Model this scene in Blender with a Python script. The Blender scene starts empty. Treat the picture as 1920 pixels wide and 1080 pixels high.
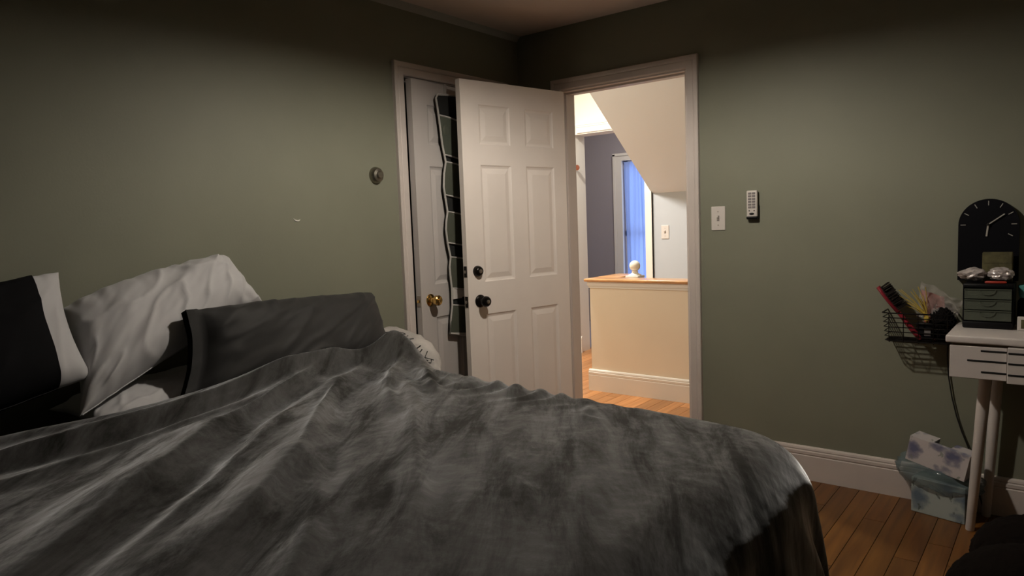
import bpy, bmesh, math, random
import numpy as np
from mathutils import Vector, Matrix, noise

random.seed(7)
S = bpy.context.scene
COL = S.collection
PI = math.pi

# ------------------------------------------------------------------ camera
cam_data = bpy.data.cameras.new('camera')
cam = bpy.data.objects.new('camera', cam_data)
COL.objects.link(cam)
cam_data.sensor_width = 36.0
cam_data.lens = 1323.35 * 36.0 / 1920.0
cam_data.clip_start = 0.05
_r, _u, _f = Vector((0.7841, 0.6195, -0.0377)), Vector((-0.0264, 0.0939, 0.9952)), Vector((-0.6201, 0.7793, -0.0900))
cam.matrix_world = Matrix(((_r.x, _u.x, -_f.x, 2.6548), (_r.y, _u.y, -_f.y, -3.4733), (_r.z, _u.z, -_f.z, 1.2837), (0, 0, 0, 1)))
S.camera = cam

# ------------------------------------------------------------------ view, world, lights
S.view_settings.view_transform = 'Standard'
S.view_settings.look = 'None'
S.view_settings.gamma = 1.0
S.view_settings.use_curve_mapping = False
S.view_settings.exposure = 0.0

world = bpy.data.worlds.new('dusk_sky')
S.world = world
world.use_nodes = True
world.node_tree.nodes['Background'].inputs[0].default_value = (0.34, 0.45, 0.74, 1)
world.node_tree.nodes['Background'].inputs[1].default_value = 2.3

def area_light(name, loc, rot, size, power, color, shape='DISK', spread=PI):
    d = bpy.data.lights.new(name, 'AREA')
    d.shape = shape; d.size = size; d.energy = power; d.color = color; d.spread = spread
    o = bpy.data.objects.new(name, d); COL.objects.link(o)
    o.location = loc; o.rotation_euler = rot
    return o

LAMP = (1.32, -1.36, 2.175)      # rim of the shade
HALL_LAMP = (-0.75, 0.95, 2.72)
def point_light(name, loc, radius, power, color):
    d = bpy.data.lights.new(name, 'POINT')
    d.shadow_soft_size = radius; d.energy = power; d.color = color
    o = bpy.data.objects.new(name, d); COL.objects.link(o); o.location = loc
    return o
point_light('ceiling_lamp_light', (LAMP[0], LAMP[1], LAMP[2] + 0.045), 0.035, 55.0, (1.0, 0.905, 0.795))
area_light('hall_lamp_light', (HALL_LAMP[0], HALL_LAMP[1], HALL_LAMP[2] - 0.012), (0, 0, 0), 0.20, 77.0, (1.0, 0.94, 0.85))
FAR_FILL = (-1.0, 3.35, 2.75)
area_light('far_room_fill_light', (FAR_FILL[0], FAR_FILL[1], FAR_FILL[2] - 0.012), (0, 0, 0), 0.2, 13.0, (1.0, 0.95, 0.92))  # fill light added to brighten the lilac wall, no known source there

# ------------------------------------------------------------------ material helpers
def M_(name):
    m = bpy.data.materials.new(name); m.use_nodes = True
    return m, m.node_tree.nodes, m.node_tree.links, m.node_tree.nodes['Principled BSDF']

def mat(name, col, rough=0.6, metal=0.0, vary=0.0, vscale=6.0, bump=0.0, bscale=80.0, spec=0.4, sheen=0.0, alpha=1.0,
        trans=0.0, ridged=False, bdist=0.004, stretch=(1, 1, 1), coat=0.0, emit=None, estr=0.0):
    m, n, l, b = M_(name)
    b.inputs['Base Color'].default_value = (*col, 1)
    b.inputs['Roughness'].default_value = rough
    b.inputs['Metallic'].default_value = metal
    b.inputs['Specular IOR Level'].default_value = spec
    b.inputs['Alpha'].default_value = alpha
    b.inputs['Transmission Weight'].default_value = trans
    b.inputs['Coat Weight'].default_value = coat
    if sheen:
        b.inputs['Sheen Weight'].default_value = sheen
        b.inputs['Sheen Roughness'].default_value = 0.5
    if emit:
        b.inputs['Emission Color'].default_value = (*emit, 1)
        b.inputs['Emission Strength'].default_value = estr
    if vary or bump:
        tc = n.new('ShaderNodeTexCoord'); mp = n.new('ShaderNodeMapping')
        mp.inputs['Scale'].default_value = stretch
        l.new(tc.outputs['Object'], mp.inputs['Vector'])
    if vary:
        t = n.new('ShaderNodeTexNoise'); t.inputs['Scale'].default_value = vscale; t.inputs['Detail'].default_value = 5
        l.new(mp.outputs[0], t.inputs['Vector'])
        r = n.new('ShaderNodeValToRGB')
        r.color_ramp.elements[0].position = 0.3; r.color_ramp.elements[1].position = 0.7
        r.color_ramp.elements[0].color = (*[c * (1 - vary) for c in col], 1)
        r.color_ramp.elements[1].color = (*[min(1, c * (1 + vary)) for c in col], 1)
        l.new(t.outputs['Fac'], r.inputs['Fac']); l.new(r.outputs['Color'], b.inputs['Base Color'])
    if bump:
        t2 = n.new('ShaderNodeTexNoise'); t2.inputs['Scale'].default_value = bscale; t2.inputs['Detail'].default_value = 4
        l.new(mp.outputs[0], t2.inputs['Vector'])
        if ridged: t2.noise_type = 'RIDGED_MULTIFRACTAL'; t2.inputs['Detail'].default_value = 3; t2.inputs['Distortion'].default_value = 0.4
        bp = n.new('ShaderNodeBump'); bp.inputs['Strength'].default_value = bump; bp.inputs['Distance'].default_value = bdist
        l.new(t2.outputs['Fac'], bp.inputs['Height']); l.new(bp.outputs['Normal'], b.inputs['Normal'])
    return m

def wood_plank_mat(name, dark, light, rough):
    m, n, l, b = M_(name)
    tc = n.new('ShaderNodeTexCoord'); oi = n.new('ShaderNodeObjectInfo')
    mul = n.new('ShaderNodeMath'); mul.operation = 'MULTIPLY'; mul.inputs[1].default_value = 37.0
    l.new(oi.outputs['Random'], mul.inputs[0])
    cx = n.new('ShaderNodeCombineXYZ'); l.new(mul.outputs[0], cx.inputs[0]); l.new(mul.outputs[0], cx.inputs[1])
    add = n.new('ShaderNodeVectorMath'); add.operation = 'ADD'
    l.new(tc.outputs['Object'], add.inputs[0]); l.new(cx.outputs[0], add.inputs[1])
    mp = n.new('ShaderNodeMapping'); mp.inputs['Scale'].default_value = (34, 2.0, 1)
    l.new(add.outputs[0], mp.inputs['Vector'])
    t = n.new('ShaderNodeTexNoise'); t.inputs['Scale'].default_value = 1.0; t.inputs['Detail'].default_value = 6; t.inputs['Distortion'].default_value = 0.6
    l.new(mp.outputs[0], t.inputs['Vector'])
    r = n.new('ShaderNodeValToRGB')
    r.color_ramp.elements[0].position = 0.25; r.color_ramp.elements[1].position = 0.75
    r.color_ramp.elements[0].color = (*dark, 1); r.color_ramp.elements[1].color = (*light, 1)
    l.new(t.outputs['Fac'], r.inputs['Fac'])
    hs = n.new('ShaderNodeHueSaturation')
    mr = n.new('ShaderNodeMapRange'); mr.inputs['To Min'].default_value = 0.72; mr.inputs['To Max'].default_value = 1.22
    l.new(oi.outputs['Random'], mr.inputs['Value']); l.new(mr.outputs[0], hs.inputs['Value'])
    l.new(r.outputs['Color'], hs.inputs['Color']); l.new(hs.outputs[0], b.inputs['Base Color'])
    b.inputs['Roughness'].default_value = rough
    return m

def velvet_mat():
    m, n, l, b = M_('charcoal_velvet')
    tc = n.new('ShaderNodeTexCoord')
    m0 = n.new('ShaderNodeMapping'); m0.inputs['Rotation'].default_value = (0, 0, math.radians(-124))
    l.new(tc.outputs['Object'], m0.inputs['Vector'])
    mp = n.new('ShaderNodeMapping'); mp.inputs['Scale'].default_value = (2.6, 10.0, 1.5)
    l.new(m0.outputs[0], mp.inputs['Vector'])
    t = n.new('ShaderNodeTexNoise'); t.inputs['Scale'].default_value = 1.0; t.inputs['Detail'].default_value = 7; t.inputs['Roughness'].default_value = 0.74
    t.inputs['Distortion'].default_value = 0.45
    l.new(mp.outputs[0], t.inputs['Vector'])
    mr = n.new('ShaderNodeMapRange'); mr.inputs['From Min'].default_value = 0.38; mr.inputs['From Max'].default_value = 0.62
    mr.inputs['To Min'].default_value = 0.22; mr.inputs['To Max'].default_value = 0.75
    l.new(t.outputs['Fac'], mr.inputs['Value'])
    l.new(mr.outputs[0], b.inputs['Sheen Weight'])
    b.inputs['Sheen Roughness'].default_value = 0.36
    b.inputs['Sheen Tint'].default_value = (0.80, 0.85, 0.90, 1)
    r = n.new('ShaderNodeValToRGB')
    r.color_ramp.elements[0].position = 0.34; r.color_ramp.elements[1].position = 0.68
    r.color_ramp.elements[0].color = (0.009, 0.0088, 0.0072, 1); r.color_ramp.elements[1].color = (0.078, 0.078, 0.078, 1)
    l.new(t.outputs['Fac'], r.inputs['Fac']); l.new(r.outputs['Color'], b.inputs['Base Color'])
    b.inputs['Roughness'].default_value = 0.85; b.inputs['Specular IOR Level'].default_value = 0.15
    sh = n.new('ShaderNodeBsdfSheen'); sh.inputs['Roughness'].default_value = 0.36
    rs = n.new('ShaderNodeValToRGB'); rs.color_ramp.elements[0].position = 0.40; rs.color_ramp.elements[1].position = 0.60
    rs.color_ramp.elements[0].color = (0.14, 0.142, 0.145, 1); rs.color_ramp.elements[1].color = (0.70, 0.735, 0.78, 1)
    l.new(t.outputs['Fac'], rs.inputs['Fac']); l.new(rs.outputs['Color'], sh.inputs['Color'])
    s2 = n.new('ShaderNodeBsdfSheen'); s2.inputs['Roughness'].default_value = 0.30
    l.new(rs.outputs['Color'], s2.inputs['Color'])
    ad = n.new('ShaderNodeAddShader'); l.new(b.outputs[0], ad.inputs[0]); l.new(sh.outputs[0], ad.inputs[1])
    a2 = n.new('ShaderNodeAddShader'); l.new(ad.outputs[0], a2.inputs[0]); l.new(s2.outputs[0], a2.inputs[1])
    l.new(a2.outputs[0], n['Material Output'].inputs['Surface'])
    t2 = n.new('ShaderNodeTexNoise'); t2.noise_type = 'RIDGED_MULTIFRACTAL'; t2.inputs['Scale'].default_value = 0.9; t2.inputs['Detail'].default_value = 5
    t2.inputs['Distortion'].default_value = 0.5
    l.new(mp.outputs[0], t2.inputs['Vector'])
    bp = n.new('ShaderNodeBump'); bp.inputs['Strength'].default_value = 0.42; bp.inputs['Distance'].default_value = 0.008
    l.new(t2.outputs['Fac'], bp.inputs['Height'])
    t3 = n.new('ShaderNodeTexNoise'); t3.inputs['Scale'].default_value = 45; t3.inputs['Detail'].default_value = 6
    l.new(tc.outputs['Object'], t3.inputs['Vector'])
    bq = n.new('ShaderNodeBump'); bq.inputs['Strength'].default_value = 0.14; bq.inputs['Distance'].default_value = 0.006
    l.new(t3.outputs['Fac'], bq.inputs['Height']); l.new(bp.outputs[0], bq.inputs['Normal']); l.new(bq.outputs[0], b.inputs['Normal']); l.new(bq.outputs[0], sh.inputs['Normal']); l.new(bq.outputs[0], s2.inputs['Normal'])
    return m

def floral_mat(name, base, flower, leaf, scale):
    m, n, l, b = M_(name)
    tc = n.new('ShaderNodeTexCoord')
    nz = n.new('ShaderNodeTexNoise'); nz.inputs['Scale'].default_value = 28; nz.inputs['Detail'].default_value = 3
    l.new(tc.outputs['Object'], nz.inputs['Vector'])
    mixv = n.new('ShaderNodeMix'); mixv.data_type = 'VECTOR'; mixv.inputs['Factor'].default_value = 0.06
    l.new(tc.outputs['Object'], mixv.inputs['A']); l.new(nz.outputs['Color'], mixv.inputs['B'])
    v = n.new('ShaderNodeTexVoronoi'); v.inputs['Scale'].default_value = scale
    l.new(mixv.outputs['Result'], v.inputs['Vector'])
    r = n.new('ShaderNodeValToRGB')
    e = r.color_ramp.elements
    e[0].position = 0.16; e[0].color = (*flower, 1); e[1].position = 0.50; e[1].color = (*base, 1)
    e.new(0.36).color = (*[0.6 * f + 0.4 * c for f, c in zip(flower, base)], 1)
    l.new(v.outputs['Distance'], r.inputs['Fac'])
    mp = n.new('ShaderNodeMapping'); mp.inputs['Rotation'].default_value = (0.3, 0.6, 0.4); mp.inputs['Scale'].default_value = (3.2, 1.0, 0.9)
    l.new(mixv.outputs['Result'], mp.inputs['Vector'])
    w = n.new('ShaderNodeTexVoronoi'); w.inputs['Scale'].default_value = scale * 1.1
    l.new(mp.outputs[0], w.inputs['Vector'])
    r2 = n.new('ShaderNodeValToRGB'); r2.color_ramp.elements[0].position = 0.17; r2.color_ramp.elements[1].position = 0.22
    r2.color_ramp.elements[0].color = (0.8, 0.8, 0.8, 1); r2.color_ramp.elements[1].color = (0, 0, 0, 1)
    l.new(w.outputs['Distance'], r2.inputs['Fac'])
    mx = n.new('ShaderNodeMix'); mx.data_type = 'RGBA'
    l.new(r2.outputs['Color'], mx.inputs['Factor']); l.new(r.outputs['Color'], mx.inputs['A']); mx.inputs['B'].default_value = (*leaf, 1)
    l.new(mx.outputs['Result'], b.inputs['Base Color'])
    b.inputs['Roughness'].default_value = 0.45
    return m

def curtain_mat():
    m, n, l, b = M_('sheer_blue_curtain')
    out = n['Material Output']
    tr = n.new('ShaderNodeBsdfTranslucent'); tr.inputs['Color'].default_value = (0.55, 0.66, 0.95, 1)
    df = n.new('ShaderNodeBsdfDiffuse'); df.inputs['Color'].default_value = (0.45, 0.55, 0.85, 1)
    mx = n.new('ShaderNodeMixShader'); mx.inputs[0].default_value = 0.25
    l.new(tr.outputs[0], mx.inputs[1]); l.new(df.outputs[0], mx.inputs[2]); l.new(mx.outputs[0], out.inputs['Surface'])
    n.remove(b)
    return m

WALL = mat('sage_wall_paint', (0.218, 0.223, 0.168), 0.55, vary=0.05, vscale=2.5, bump=0.08, bscale=120, spec=0.3)
CEIL = mat('ceiling_paint', (0.76, 0.66, 0.60), 0.85, vary=0.05, vscale=3, bump=0.15, bscale=50)
COVE = mat('cove_paint', (0.40, 0.40, 0.36), 0.8)
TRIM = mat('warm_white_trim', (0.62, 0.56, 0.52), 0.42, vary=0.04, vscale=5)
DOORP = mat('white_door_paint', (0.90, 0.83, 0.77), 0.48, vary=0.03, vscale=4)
CDOORP = mat('shaded_white_closet_paint', (0.52, 0.49, 0.47), 0.5, vary=0.03, vscale=4)  # door white darkened in the colour, as the closet door gets less light
KNEEP = mat('knee_wall_cream_paint', (0.86, 0.76, 0.60), 0.6, vary=0.02, vscale=3)
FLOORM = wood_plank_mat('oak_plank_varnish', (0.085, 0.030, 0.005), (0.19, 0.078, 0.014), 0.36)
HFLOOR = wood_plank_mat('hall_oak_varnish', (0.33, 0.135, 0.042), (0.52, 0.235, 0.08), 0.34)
SUBFL = mat('dark_subfloor', (0.05, 0.03, 0.015), 0.9)
HWALL = mat('hall_cream_paint', (0.76, 0.70, 0.60), 0.6, vary=0.02, vscale=3)
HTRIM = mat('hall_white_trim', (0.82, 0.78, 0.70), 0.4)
HGREY = mat('hall_pale_grey_paint', (0.50, 0.53, 0.56), 0.6)
HSOFF = mat('soffit_white_paint', (0.86, 0.92, 0.98), 0.65)
LILAC = mat('lilac_grey_paint', (0.355, 0.325, 0.345), 0.65)
CAPW = mat('honey_oak_cap', (0.58, 0.30, 0.12), 0.3, vary=0.25, vscale=4, stretch=(2, 30, 10), coat=0.3)
BLACKM = mat('oil_rubbed_black_metal', (0.012, 0.010, 0.009), 0.28, 0.6)
BRASS = mat('polished_brass', (0.62, 0.40, 0.13), 0.2, 1.0)
PEWTER = mat('brushed_pewter', (0.33, 0.31, 0.26), 0.36, 1.0)
STEEL = mat('dull_steel', (0.42, 0.38, 0.33), 0.4, 1.0)
DARK = mat('dark_void_black', (0.006, 0.006, 0.006), 0.7)
VELVET = velvet_mat()
WCOT = mat('white_cotton', (0.50, 0.50, 0.51), 0.75, bump=0.45, bscale=6, sheen=0.1, ridged=True, bdist=0.012, stretch=(1.6, 1.0, 0.7))
CREAM = mat('cream_ticking', (0.70, 0.60, 0.46), 0.8)
BCOT = mat('charcoal_cotton', (0.014, 0.014, 0.014), 0.7, vary=0.15, vscale=5, bump=0.4, bscale=4, sheen=0.15, ridged=True, bdist=0.012, stretch=(1.0, 0.8, 1.6))
BSHEET = mat('black_sheet_cotton', (0.008, 0.008, 0.009), 0.9, spec=0.1, bump=0.3, bscale=14)
WDESK = mat('white_lacquer', (0.66, 0.61, 0.58), 0.42)
BOARD = mat('raw_brown_board', (0.20, 0.14, 0.08), 0.7)
BLKPL = mat('black_plastic', (0.006, 0.006, 0.007), 0.45, spec=0.2)
CLOCKF = mat('black_clock_face', (0.004, 0.004, 0.006), 0.6, spec=0.1)
HANDW = mat('pale_metal_hands', (0.40, 0.38, 0.34), 0.45)
WPL = mat('white_plastic', (0.66, 0.62, 0.58), 0.4)
GPL = mat('grey_button_rubber', (0.22, 0.20, 0.20), 0.6)
CLEARG = mat('smoky_clear_plastic', (0.12, 0.135, 0.105), 0.22, alpha=0.75)
CELLO = mat('crinkled_silver_wrap', (0.62, 0.56, 0.54), 0.25, 0.35, vary=0.25, vscale=60, bump=0.9, bscale=45)
CLEARF = mat('clear_cellophane', (0.70, 0.64, 0.60), 0.12, alpha=0.34, bump=0.9, bscale=40)
OLIVE = mat('olive_box_card', (0.10, 0.09, 0.04), 0.6, vary=0.4, vscale=40)
RED = mat('red_plastic', (0.45, 0.05, 0.03), 0.35)
TEAL = mat('teal_plastic', (0.10, 0.32, 0.30), 0.4)
WIRE = mat('black_wire', (0.010, 0.009, 0.008), 0.4, 0.4)
BRUSHR = mat('crimson_brush_plastic', (0.26, 0.022, 0.035), 0.22)
BRISTLE = mat('dark_bristles', (0.02, 0.014, 0.012), 0.7)
STRAW = mat('yellow_straw', (0.55, 0.40, 0.07), 0.5)
PINK = mat('pink_foil_packet', (0.42, 0.15, 0.13), 0.4, vary=0.3, vscale=30)
FUZZ = mat('black_fuzz', (0.006, 0.005, 0.005), 0.95, spec=0.1, bump=0.8, bscale=90)
FUR = mat('dark_brown_fleece', (0.0045, 0.003, 0.0022), 1.0, spec=0.05, bump=0.9, bscale=60)
FLOR1 = floral_mat('white_blue_floral_card', (0.60, 0.57, 0.57), (0.13, 0.14, 0.24), (0.25, 0.28, 0.24), 13.0)
FLOR2 = floral_mat('watercolour_floral_card', (0.40, 0.46, 0.44), (0.12, 0.17, 0.22), (0.08, 0.10, 0.09), 11.0)
BAGPL = mat('blue_tinted_plastic_film', (0.20, 0.28, 0.30), 0.12, alpha=0.45, bump=0.8, bscale=25)
ORGM = mat('grey_green_mesh', (0.075, 0.082, 0.060), 0.8, bump=0.5, bscale=350)
ORGB = mat('charcoal_organizer_cloth', (0.018, 0.019, 0.018), 0.8)
BIND = mat('white_binding_tape', (0.48, 0.46, 0.43), 0.7)
PATT = mat('pale_grey_print_fabric', (0.36, 0.34, 0.32), 0.8, vary=0.25, vscale=12, bump=0.5, bscale=25)
INK = mat('black_print', (0.012, 0.012, 0.012), 0.7)
CHIPM = mat('bare_plaster', (0.72, 0.70, 0.64), 0.8)
COPPER = mat('reddish_wood', (0.15, 0.035, 0.012), 0.6)
CORDM = mat('black_cord_rubber', (0.01, 0.01, 0.01), 0.5)
BULB = mat('lit_lamp_glass', (0.9, 0.85, 0.75), 0.4, emit=(1.0, 0.85, 0.65), estr=3.0)

# ------------------------------------------------------------------ mesh helpers
class MB:
    def __init__(self): self.bm = bmesh.new()
    def box(self, lo, hi, bev=0.0, seg=2):
        lo, hi = Vector(lo), Vector(hi)
        c = (lo + hi) / 2; s = hi - lo
        r = bmesh.ops.create_cube(self.bm, size=1.0, matrix=Matrix.Translation(c) @ Matrix.Diagonal((*s, 1)))
        if bev:
            vs = set(r['verts']); es = [e for e in self.bm.edges if e.verts[0] in vs and e.verts[1] in vs]
            bmesh.ops.bevel(self.bm, geom=es, offset=bev, segments=seg, affect='EDGES', profile=0.5)
        return self
    def lathe(self, prof, origin=(0, 0, 0), axis=(0, 0, 1), n=24):
        ax = Vector(axis).normalized(); q = Vector((0, 0, 1)).rotation_difference(ax); o = Vector(origin)
        rings = []
        for (r, z) in prof:
            ring = []
            for i in range(n):
                a = 2 * PI * i / n
                ring.append(self.bm.verts.new(o + q @ Vector((r * math.cos(a), r * math.sin(a), z))))
            rings.append(ring)
        for a, b in zip(rings, rings[1:]):
            for i in range(n):
                j = (i + 1) % n
                self.bm.faces.new((a[i], a[j], b[j], b[i]))
        if prof[0][0] > 1e-6: self.bm.faces.new(list(reversed(rings[0])))
        if prof[-1][0] > 1e-6: self.bm.faces.new(rings[-1])
        return self
    def tube(self, pts, r, n=8, caps=True):
        pts = [Vector(p) for p in pts]; rings = []
        rr = r if isinstance(r, (list, tuple)) else [r] * len(pts)
        up = Vector((0.12, 0.31, 0.95)).normalized()
        for i, p in enumerate(pts):
            t = (pts[min(i + 1, len(pts) - 1)] - pts[max(i - 1, 0)]).normalized()
            a = t.cross(up)
            if a.length < 1e-3: a = t.cross(Vector((1, 0, 0)))
            a.normalize(); b = t.cross(a)
            rings.append([self.bm.verts.new(p + (a * math.cos(2 * PI * k / n) + b * math.sin(2 * PI * k / n)) * rr[i]) for k in range(n)])
        for A, B in zip(rings, rings[1:]):
            for k in range(n):
                j = (k + 1) % n
                self.bm.faces.new((A[k], A[j], B[j], B[k]))
        if caps:
            self.bm.faces.new(list(reversed(rings[0]))); self.bm.faces.new(rings[-1])
        return self
    def prism(self, poly, d, origin=(0, 0, 0), ex=(1, 0, 0), ey=(0, 0, 1), ez=(0, 1, 0)):
        o, ex, ey, ez = Vector(origin), Vector(ex), Vector(ey), Vector(ez)
        A = [self.bm.verts.new(o + ex * x + ey * y) for x, y in poly]
        B = [self.bm.verts.new(o + ex * x + ey * y + ez * d) for x, y in poly]
        n = len(poly)
        self.bm.faces.new(A); self.bm.faces.new(list(reversed(B)))
        for i in range(n):
            j = (i + 1) % n
            self.bm.faces.new((A[j], A[i], B[i], B[j]))
        return self
    def grid(self, P, closed_u=False):
        nu, nv = len(P), len(P[0])
        V = [[self.bm.verts.new(p) for p in row] for row in P]
        for i in range(nu - (0 if closed_u else 1)):
            i2 = (i + 1) % nu
            for j in range(nv - 1):
                self.bm.faces.new((V[i][j], V[i2][j], V[i2][j + 1], V[i][j + 1]))
        return V
    def ico(self, loc, scale, sub=3, amp=0.0, freq=8.0):
        r = bmesh.ops.create_icosphere(self.bm, subdivisions=sub, radius=1.0)
        for v in r['verts']:
            d = v.co.copy()
            k = 1 + amp * noise.fractal(d * freq + Vector(loc) * 9, 1.0, 2.0, 4)
            v.co = Vector(loc) + Vector((d.x * scale[0], d.y * scale[1], d.z * scale[2])) * k
        return self

def finish(name, mb, m, parent=None, smooth=False, angle=40):
    bm = mb.bm if isinstance(mb, MB) else mb
    bmesh.ops.recalc_face_normals(bm, faces=bm.faces)
    me = bpy.data.meshes.new(name); bm.to_mesh(me); bm.free()
    me.materials.append(m)
    if smooth:
        me.polygons.foreach_set('use_smooth', [True] * len(me.polygons))
        if angle < 180:
            try: me.set_sharp_from_angle(angle=math.radians(angle))
            except Exception: pass
    o = bpy.data.objects.new(name, me); COL.objects.link(o)
    if parent is not None: o.parent = parent
    return o

def tag(o, label=None, cat=None, group=None, kind=None):
    if label: o['label'] = label
    if cat: o['category'] = cat
    if group: o['group'] = group
    if kind: o['kind'] = kind
    return o

def empty(name, loc=(0, 0, 0), rot=(0, 0, 0)):
    o = bpy.data.objects.new(name, None); COL.objects.link(o)
    o.location = loc; o.rotation_euler = rot; o.empty_display_size = 0.05
    return o

def struct(name, mb, m, parent=None, label=None, cat=None, smooth=False):
    o = finish(name, mb, m, parent, smooth)
    if parent is None: o['kind'] = 'structure'
    if label: tag(o, label, cat)
    return o

# ------------------------------------------------------------------ room shell
H = 2.402
RX, RY = 3.75, -4.9            # right wall, wall behind the camera
CL0, CL1, CLT = -0.965, -0.19, 2.05    # closet opening in the left wall
DX0, DX1, DT = 0.306, 1.078, 2.045     # hall doorway opening in the back wall
WT = 0.12

struct('wall_left', MB().box((-WT, RY, 0), (0, CL0 - 0.002, H)).box((-WT, CL0 - 0.002, CLT + 0.002), (0, CL1 + 0.002, H)).box((-WT, CL1 + 0.002, 0), (0, WT, H)), WALL,
       label='sage green wall on the left behind the pillows with the closet in it', cat='wall')
struct('wall_back', MB().box((0, 0, 0), (DX0 - 0.012, WT, H)).box((DX0 - 0.012, 0, DT), (1.086, WT, H)).box((1.086, 0, 0), (RX, WT, H)), WALL,
       label='sage green wall with the open doorway and the light switch', cat='wall')
struct('wall_right', MB().box((RX, RY, 0), (RX + WT, WT, H)), WALL, label='sage green wall out of frame on the right', cat='wall')
struct('wall_front', MB().box((-WT, RY - WT, 0), (RX + WT, RY, H)), WALL, label='sage green wall behind the camera', cat='wall')
struct('ceiling', MB().box((-WT, RY, H), (RX + WT, WT, H + 0.1)), CEIL, label='dim pinkish beige bedroom ceiling', cat='ceiling')
# small rounded plaster cove along the top of the left wall
cv = MB(); cv.prism([(0, 0), (0.0, -0.03), (0.006, -0.024), (0.016, -0.010), (0.03, 0)], 4.9, (0, RY, H), (1, 0, 0), (0, 0, 1), (0, 1, 0))
struct('trim_1', cv, COVE, label='thin pale cove strip between the left wall and ceiling', cat='trim')
# closet interior
struct('wall_closet', MB().box((-0.75, -1.3, 0), (-0.72, WT, 2.4)).box((-0.75, -1.33, 0), (-WT, -1.3, 2.4)).box((-0.75, WT, 0), (-WT, WT + 0.03, 2.4))
       .box((-0.75, -1.3, 2.37), (-WT, WT, 2.4)).box((-0.75, -1.3, 0), (-WT, WT, 0.012)), WALL, label='dark closet interior behind the closet door', cat='wall')

# floor planks
def planks(parent, x0, x1, y0, y1, w, m, seed, lmin=0.9, lmax=1.9):
    rnd = random.Random(seed); cache = {}
    x = x0; g = 0.0012
    while x < x1 - 1e-6:
        y = y0 - rnd.uniform(0, 0.8)
        while y < y1:
            L = rnd.choice([0.9, 1.2, 1.5, 1.8])
            a, b = max(y, y0), min(y + L, y1)
            if b - a > 0.05:
                key = round(b - a, 3)
                if key not in cache:
                    mb = MB(); mb.box((g, g, -0.012), (w - g, key - g, 0.0))
                    o = finish('floor_plank', mb, m, parent); cache[key] = o.data
                else:
                    o = bpy.data.objects.new('floor_plank', cache[key]); COL.objects.link(o); o.parent = parent
                o.location = (x, a, 0)
            y += L
        x += w
fl = struct('floor', MB().box((-0.1, RY, -0.08), (RX, 0.06, -0.012)), SUBFL, label='orange oak plank floor of the bedroom', cat='floor')
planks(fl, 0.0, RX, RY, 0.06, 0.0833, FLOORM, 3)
fh = struct('floor_hall', MB().box((-2.4, 0.06, -0.08), (2.6, 4.4, -0.012)), SUBFL, label='bright honey oak plank floor of the hall', cat='floor')
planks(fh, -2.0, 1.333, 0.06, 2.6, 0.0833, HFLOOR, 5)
struct('floor_far_room', MB().box((-2.4, 2.6, -0.012), (2.6, 4.4, 0.0)), LILAC, label='floor of the grey room beyond the hall', cat='floor')

# baseboards
BBP = [(0, 0), (-0.020, 0), (-0.020, 0.118), (-0.0165, 0.121), (-0.0165, 0.124), (-0.0195, 0.127), (-0.0195, 0.140), (-0.014, 0.143), (-0.014, 0.146),
       (-0.016, 0.149), (-0.013, 0.158), (-0.004, 0.163), (0, 0.163)]
def baseboard(name, x0, x1, y, m, label, flip=1):
    mb = MB(); mb.prism([(p[0] * flip, p[1]) for p in BBP], x1 - x0, (x0, y, 0), (0, 1, 0), (0, 0, 1), (1, 0, 0))
    return struct(name, mb, m, label=label, cat='baseboard')
baseboard('baseboard_back', 1.152, RX, 0, TRIM, 'off-white grooved baseboard under the light switch wall')
mb = MB(); mb.prism([(-p[0], p[1]) for p in BBP], -1.05 - RY, (0, RY, 0), (1, 0, 0), (0, 0, 1), (0, 1, 0))
struct('baseboard_left', mb, TRIM, label='off-white baseboard behind the bed head', cat='baseboard')

# casings -------------------------------------------------------------
def leg_prof(w):   # (across from inner to outer, out)
    return [(0, 0), (0, 0.013), (0.006, 0.017), (w * 0.55, 0.017), (w * 0.60, 0.0145), (w * 0.66, 0.0185), (w * 0.74, 0.0205), (w - 0.004, 0.0215), (w, 0.018), (w, 0)]
def casing(name, a0, a1, zt, w, plane, label):
    """plane 'back': wall y=0 facing -y, a along x.  plane 'left': wall x=0 facing +x, a along y."""
    mb = MB(); pr = leg_prof(w)
    if plane == 'back': A, N = Vector((1, 0, 0)), Vector((0, -1, 0))
    else: A, N = Vector((0, 1, 0)), Vector((1, 0, 0))
    Z = Vector((0, 0, 1))
    path = [(a0, 0.0), (a0, zt), (a1, zt), (a1, 0.0)]
    offs = [(-1, 0), (-1, 1), (1, 1), (1, 0)]
    rows = []
    for (a, z), (oa, oz) in zip(path, offs):
        rows.append([A * (a + oa * p[0]) + Z * (z + oz * p[0]) + N * p[1] for p in pr])
    for i in range(3):
        mb.grid([rows[i], rows[i + 1]])
    return struct(name, mb, TRIM, label=label, cat='trim')
casing('trim_2', DX0 + 0.006, 1.087, 2.041, 0.064, 'back', 'off-white door casing round the lit doorway')
casing('trim_3', CL0 + 0.006, CL1 - 0.006, 2.045, 0.066, 'left', 'off-white casing round the closet door')
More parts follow.
